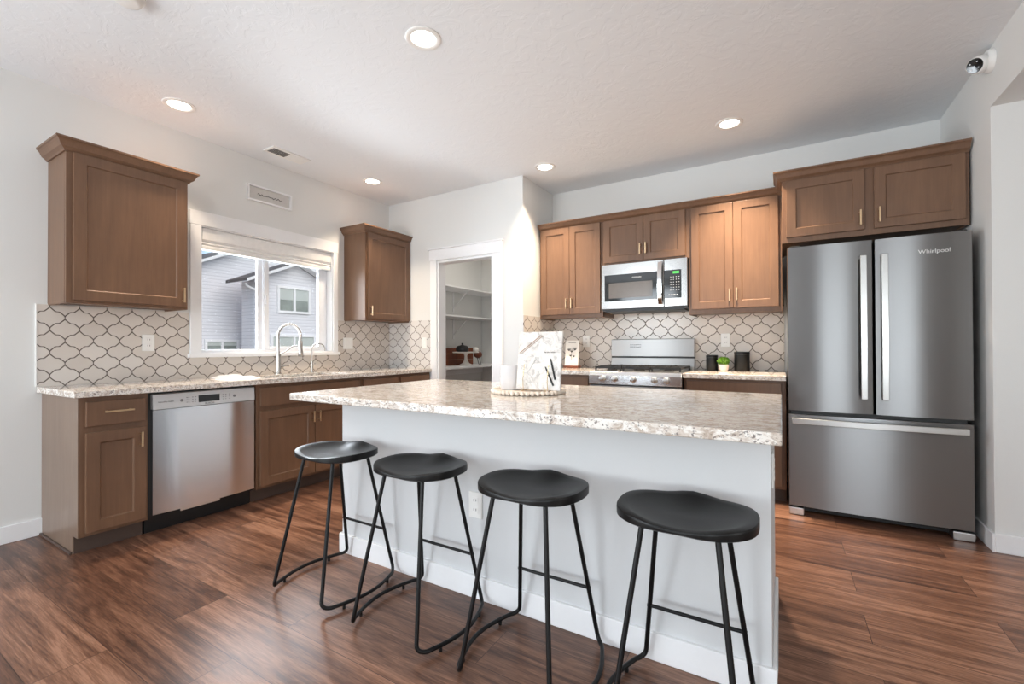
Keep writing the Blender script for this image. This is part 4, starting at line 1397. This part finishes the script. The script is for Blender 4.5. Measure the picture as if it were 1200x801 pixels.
def make_stool(loc, label):
    root = thing('bar_stool', label, 'stool', loc, 'black saddle seat stools along the island')
    x0, y0 = loc[0], loc[1]
    A, B = 0.194, 0.156
    seg, rings = 56, 12
    ZT = 0.640

    def outline(t):
        x, y = superell(t, A, B, 2.5)
        y *= 1 - 0.06 * math.exp(-(x / 0.07) ** 2)          # slight waist
        return x, y

    def top(x, y):
        e = max(abs(x) / A, 0)
        r2 = (x / A) ** 2 + (y / B) ** 2
        dish = -0.020 * max(0, 1 - r2 ** 1.3)
        side = 0.010 * (abs(x) / A) ** 2
        pommel = 0.022 * math.exp(-((x) / 0.055) ** 2) * max(0, (y / B)) ** 2
        dip = -0.008 * math.exp(-((x - 0) / 0.10) ** 2) * max(0, (-y / B)) ** 2
        return ZT + dish + side + pommel + dip - 0.008
    vs, fs = [], []
    for k in range(rings + 1):
        for i in range(seg):
            x, y = outline(2 * pi * i / seg)
            q = k / rings
            x, y = x * q, y * q
            vs.append((x0 + x, y0 + y, top(x, y) - (0.004 if k == rings else 0)))
    for k in range(rings):
        for i in range(seg):
            j = (i + 1) % seg
            fs.append((k * seg + i, k * seg + j, (k + 1) * seg + j, (k + 1) * seg + i))
    n0 = len(vs)
    rim = []
    for q, dz in ((1.010, -0.006), (1.012, -0.010), (1.010, -0.030), (0.97, -0.0345), (0.6, -0.0345), (0.0, -0.0345)):
        for i in range(seg):
            x, y = outline(2 * pi * i / seg)
            zb = top(x, y)
            z = zb - 0.004 + dz * 0.6 if dz > -0.02 else ZT + dz
            vs.append((x0 + x * q, y0 + y * q, z))
    prev = rings * seg
    for k in range(6):
        cur = n0 + k * seg
        for i in range(seg):
            j = (i + 1) % seg
            fs.append((prev + i, prev + j, cur + j, cur + i))
        prev = cur
    MB().add(vs, fs, True).build('seat', 'seat', root)
    zb = ZT - 0.034
    R = 0.0080
    tops = {(-1, -1): (-0.100, -0.098), (1, -1): (0.100, -0.098), (-1, 1): (-0.100, 0.092), (1, 1): (0.100, 0.092)}
    feet = {(-1, -1): (-0.166, -0.204), (1, -1): (0.166, -0.204), (-1, 1): (-0.166, 0.192), (1, 1): (0.166, 0.192)}
    for sx in (-1, 1):
        for sy in (-1, 1):
            tx_, ty_ = tops[(sx, sy)]
            fx_, fy_ = feet[(sx, sy)]
            zf = 0.052
            MB().tube([(x0 + tx_, y0 + ty_, zb + 0.004), (x0 + fx_, y0 + fy_, zf)], R, 12).build('leg', 'stool_metal', root)
        # runner: bends out of the front leg, bows outwards, bends up into the rear leg
        pts = []
        zf, zr = 0.052, 0.022
        for sy in (-1, 1):
            fx_, fy_ = feet[(sx, sy)]
            tx_, ty_ = tops[(sx, sy)]
            d = Vector((tx_ - fx_, ty_ - fy_, zb - zf)).normalized()
            p0 = Vector((fx_, fy_, zf))
            corner = p0 - d * ((zf - zr) / d.z)
            q0 = Vector((corner.x + sx * 0.026, corner.y - sy * 0.032, zr))
            bez = [p0 * (1 - t) ** 2 + corner * 2 * t * (1 - t) + q0 * t * t for t in [i / 7 for i in range(8)]]
            pts.append(bez)
        a, b_ = pts[0], pts[1][::-1]
        mid = []
        y_a, y_b = a[-1].y, b_[0].y
        for i in range(1, 14):
            t = i / 14
            mid.append(Vector((a[-1].x * (1 - t) + b_[0].x * t + sx * 0.042 * sin(pi * t), y_a + (y_b - y_a) * t, zr)))
        path = [Vector((x0 + p.x, y0 + p.y, p.z)) for p in a + mid + b_]
        run = MB().tube(path, R, 12).build('runner', 'stool_metal', root)
        for idx in (9, len(path) - 10):
            p = path[idx]
            MB().lathe([(0.006, 0.0), (0.007, 0.004), (0.006, 0.018)], (p.x, p.y, 0), 12).build('foot', 'black', run)
    # footrest between the two rear legs
    zf_ = 0.225
    t = (zf_ - 0.052) / (zb - 0.052)
    xr = feet[(1, 1)][0] * (1 - t) + tops[(1, 1)][0] * t
    yr = feet[(1, 1)][1] * (1 - t) + tops[(1, 1)][1] * t
    MB().tube([(x0 - xr - 0.008, y0 + yr, zf_), (x0 + xr + 0.008, y0 + yr, zf_)], 0.0062, 12).build('footrest', 'stool_metal', root)
    return root


SY = 1.447
STOOLS = [(2.005, 'black saddle seat bar stool at the far left end of the island'),
          (2.537, 'black saddle seat bar stool, second from the left of the island'),
          (3.068, 'black saddle seat bar stool, third from the left of the island'),
          (3.583, 'nearest black saddle seat bar stool at the right end of the island')]
s0 = make_stool((STOOLS[0][0], SY, 0), STOOLS[0][1])
for x, lab in STOOLS[1:]:
    s = copy_tree(s0)
    s.location = (x, SY, 0)
    s['label'] = lab

# ------------------------------------------------------------------ ceiling lights, vent, detector, camera


def downlight(loc, label, power):
    r = thing('recessed_light', label, 'light', (loc[0], loc[1], CEIL), 'recessed ceiling lights')
    x, y = loc
    MB().lathe([(0.092, CEIL), (0.092, CEIL - 0.004), (0.086, CEIL - 0.007), (0.066, CEIL - 0.005), (0.062, CEIL - 0.001)], (x, y, 0), 40, caps=False).build('trim_ring', 'white_plastic', r)
    MB().lathe([(0.0005, CEIL - 0.0035), (0.063, CEIL - 0.0025)], (x, y, 0), 36, caps=False).build('diffuser', 'lamp', r)
    d = bpy.data.lights.new('lamp', 'AREA')
    d.shape = 'DISK'
    d.size = 0.12
    d.energy = power
    d.color = (1.0, 0.82, 0.62)
    d.spread = radians(88)
    o = bpy.data.objects.new('lamp', d)
    o.location = (0, 0, -0.012)
    COL.objects.link(o)
    o.parent = r
    return r


LP = 8.5
downlight((2.237, 1.803), 'recessed ceiling light above the island, largest of the five', LP * 0.7)
downlight((0.413, 1.452), 'recessed ceiling light above the single cabinet left of the window', LP)
downlight((0.430, 3.075), 'recessed ceiling light above the corner cabinet right of the window', LP)
downlight((2.020, 3.633), 'recessed ceiling light beside the pantry wall corner', LP * 1.9)
downlight((3.518, 3.624), 'recessed ceiling light in front of the cabinets nearest the fridge', LP * 3.4)

vt = thing('ceiling_vent', 'white rectangular air vent in the ceiling near the window wall', 'vent', (0.30, 2.286, CEIL))
MB().box(0.225, 0.372, 2.122, 2.450, CEIL - 0.010, CEIL).build('vent_frame', 'white_plastic', vt, 0.002)
va = MB()
for i in range(7):
    x = 0.252 + i * 0.014
    va.box(x, x + 0.009, 2.140, 2.282, CEIL - 0.0112, CEIL - 0.0095)
va.build('open_louvers', 'slot', vt)
va = MB()
for i in range(7):
    x = 0.252 + i * 0.014
    va.box(x, x + 0.010, 2.292, 2.434, CEIL - 0.0125, CEIL - 0.0095)
va.build('louvers', 'white_plastic', vt)
sd = thing('smoke_detector', 'round white smoke detector cut off by the top of the view', 'detector', (1.285, 0.885, CEIL))
MB().lathe([(0.068, CEIL), (0.068, CEIL - 0.012), (0.060, CEIL - 0.020), (0.052, CEIL - 0.034), (0.040, CEIL - 0.040), (0.001, CEIL - 0.041)], (1.285, 0.885, 0), 32, caps=False).build('housing', 'white_plastic', sd)

sc_ = thing('security_camera', 'white turret security camera high on the right wall near the ceiling', 'camera', (4.817, 3.47, 2.64))
cyy, czz = 3.43, 2.648
MB().lathe([(0.060, 4.817), (0.060, 4.800), (0.052, 4.790), (0.001, 4.788)], (0, cyy, czz), 32, axis='x', caps=False).build('mount_plate', 'white_plastic', sc_)
bod = MB()
cc = Vector((4.772, cyy - 0.004, czz - 0.008))
ax = Vector((-0.62, -0.62, -0.30)).normalized()
e1 = ax.cross(Vector((0, 0, 1))).normalized()
e2 = e1.cross(ax)


def turret(prof, name, mat, par):
    vs, fs = [], []
    sg_ = 28
    for r, h in prof:
        for k in range(sg_):
            a = 2 * pi * k / sg_
            vs.append(tuple(cc + ax * h + e1 * r * cos(a) + e2 * r * sin(a)))
    for i in range(len(prof) - 1):
        for k in range(sg_):
            fs.append((i * sg_ + k, i * sg_ + (k + 1) % sg_, (i + 1) * sg_ + (k + 1) % sg_, (i + 1) * sg_ + k))
    return MB().add(vs, fs, True).build(name, mat, par)


cbod = turret([(0.001, -0.045), (0.025, -0.040), (0.042, -0.022), (0.047, 0.0), (0.045, 0.030), (0.040, 0.046), (0.037, 0.048)], 'ball_housing', 'white_plastic', sc_)
turret([(0.0375, 0.047), (0.035, 0.050), (0.001, 0.051)], 'lens_window', 'black_gloss', cbod)
ld = MB()
for k in range(4):
    a = pi / 4 + k * pi / 2
    p = cc + ax * 0.0515 + e1 * 0.022 * cos(a) + e2 * 0.022 * sin(a)
    ld.tube([tuple(p), tuple(p + ax * 0.001)], 0.0035, 8)
ld.build('infrared_lights', 'logo', cbod)
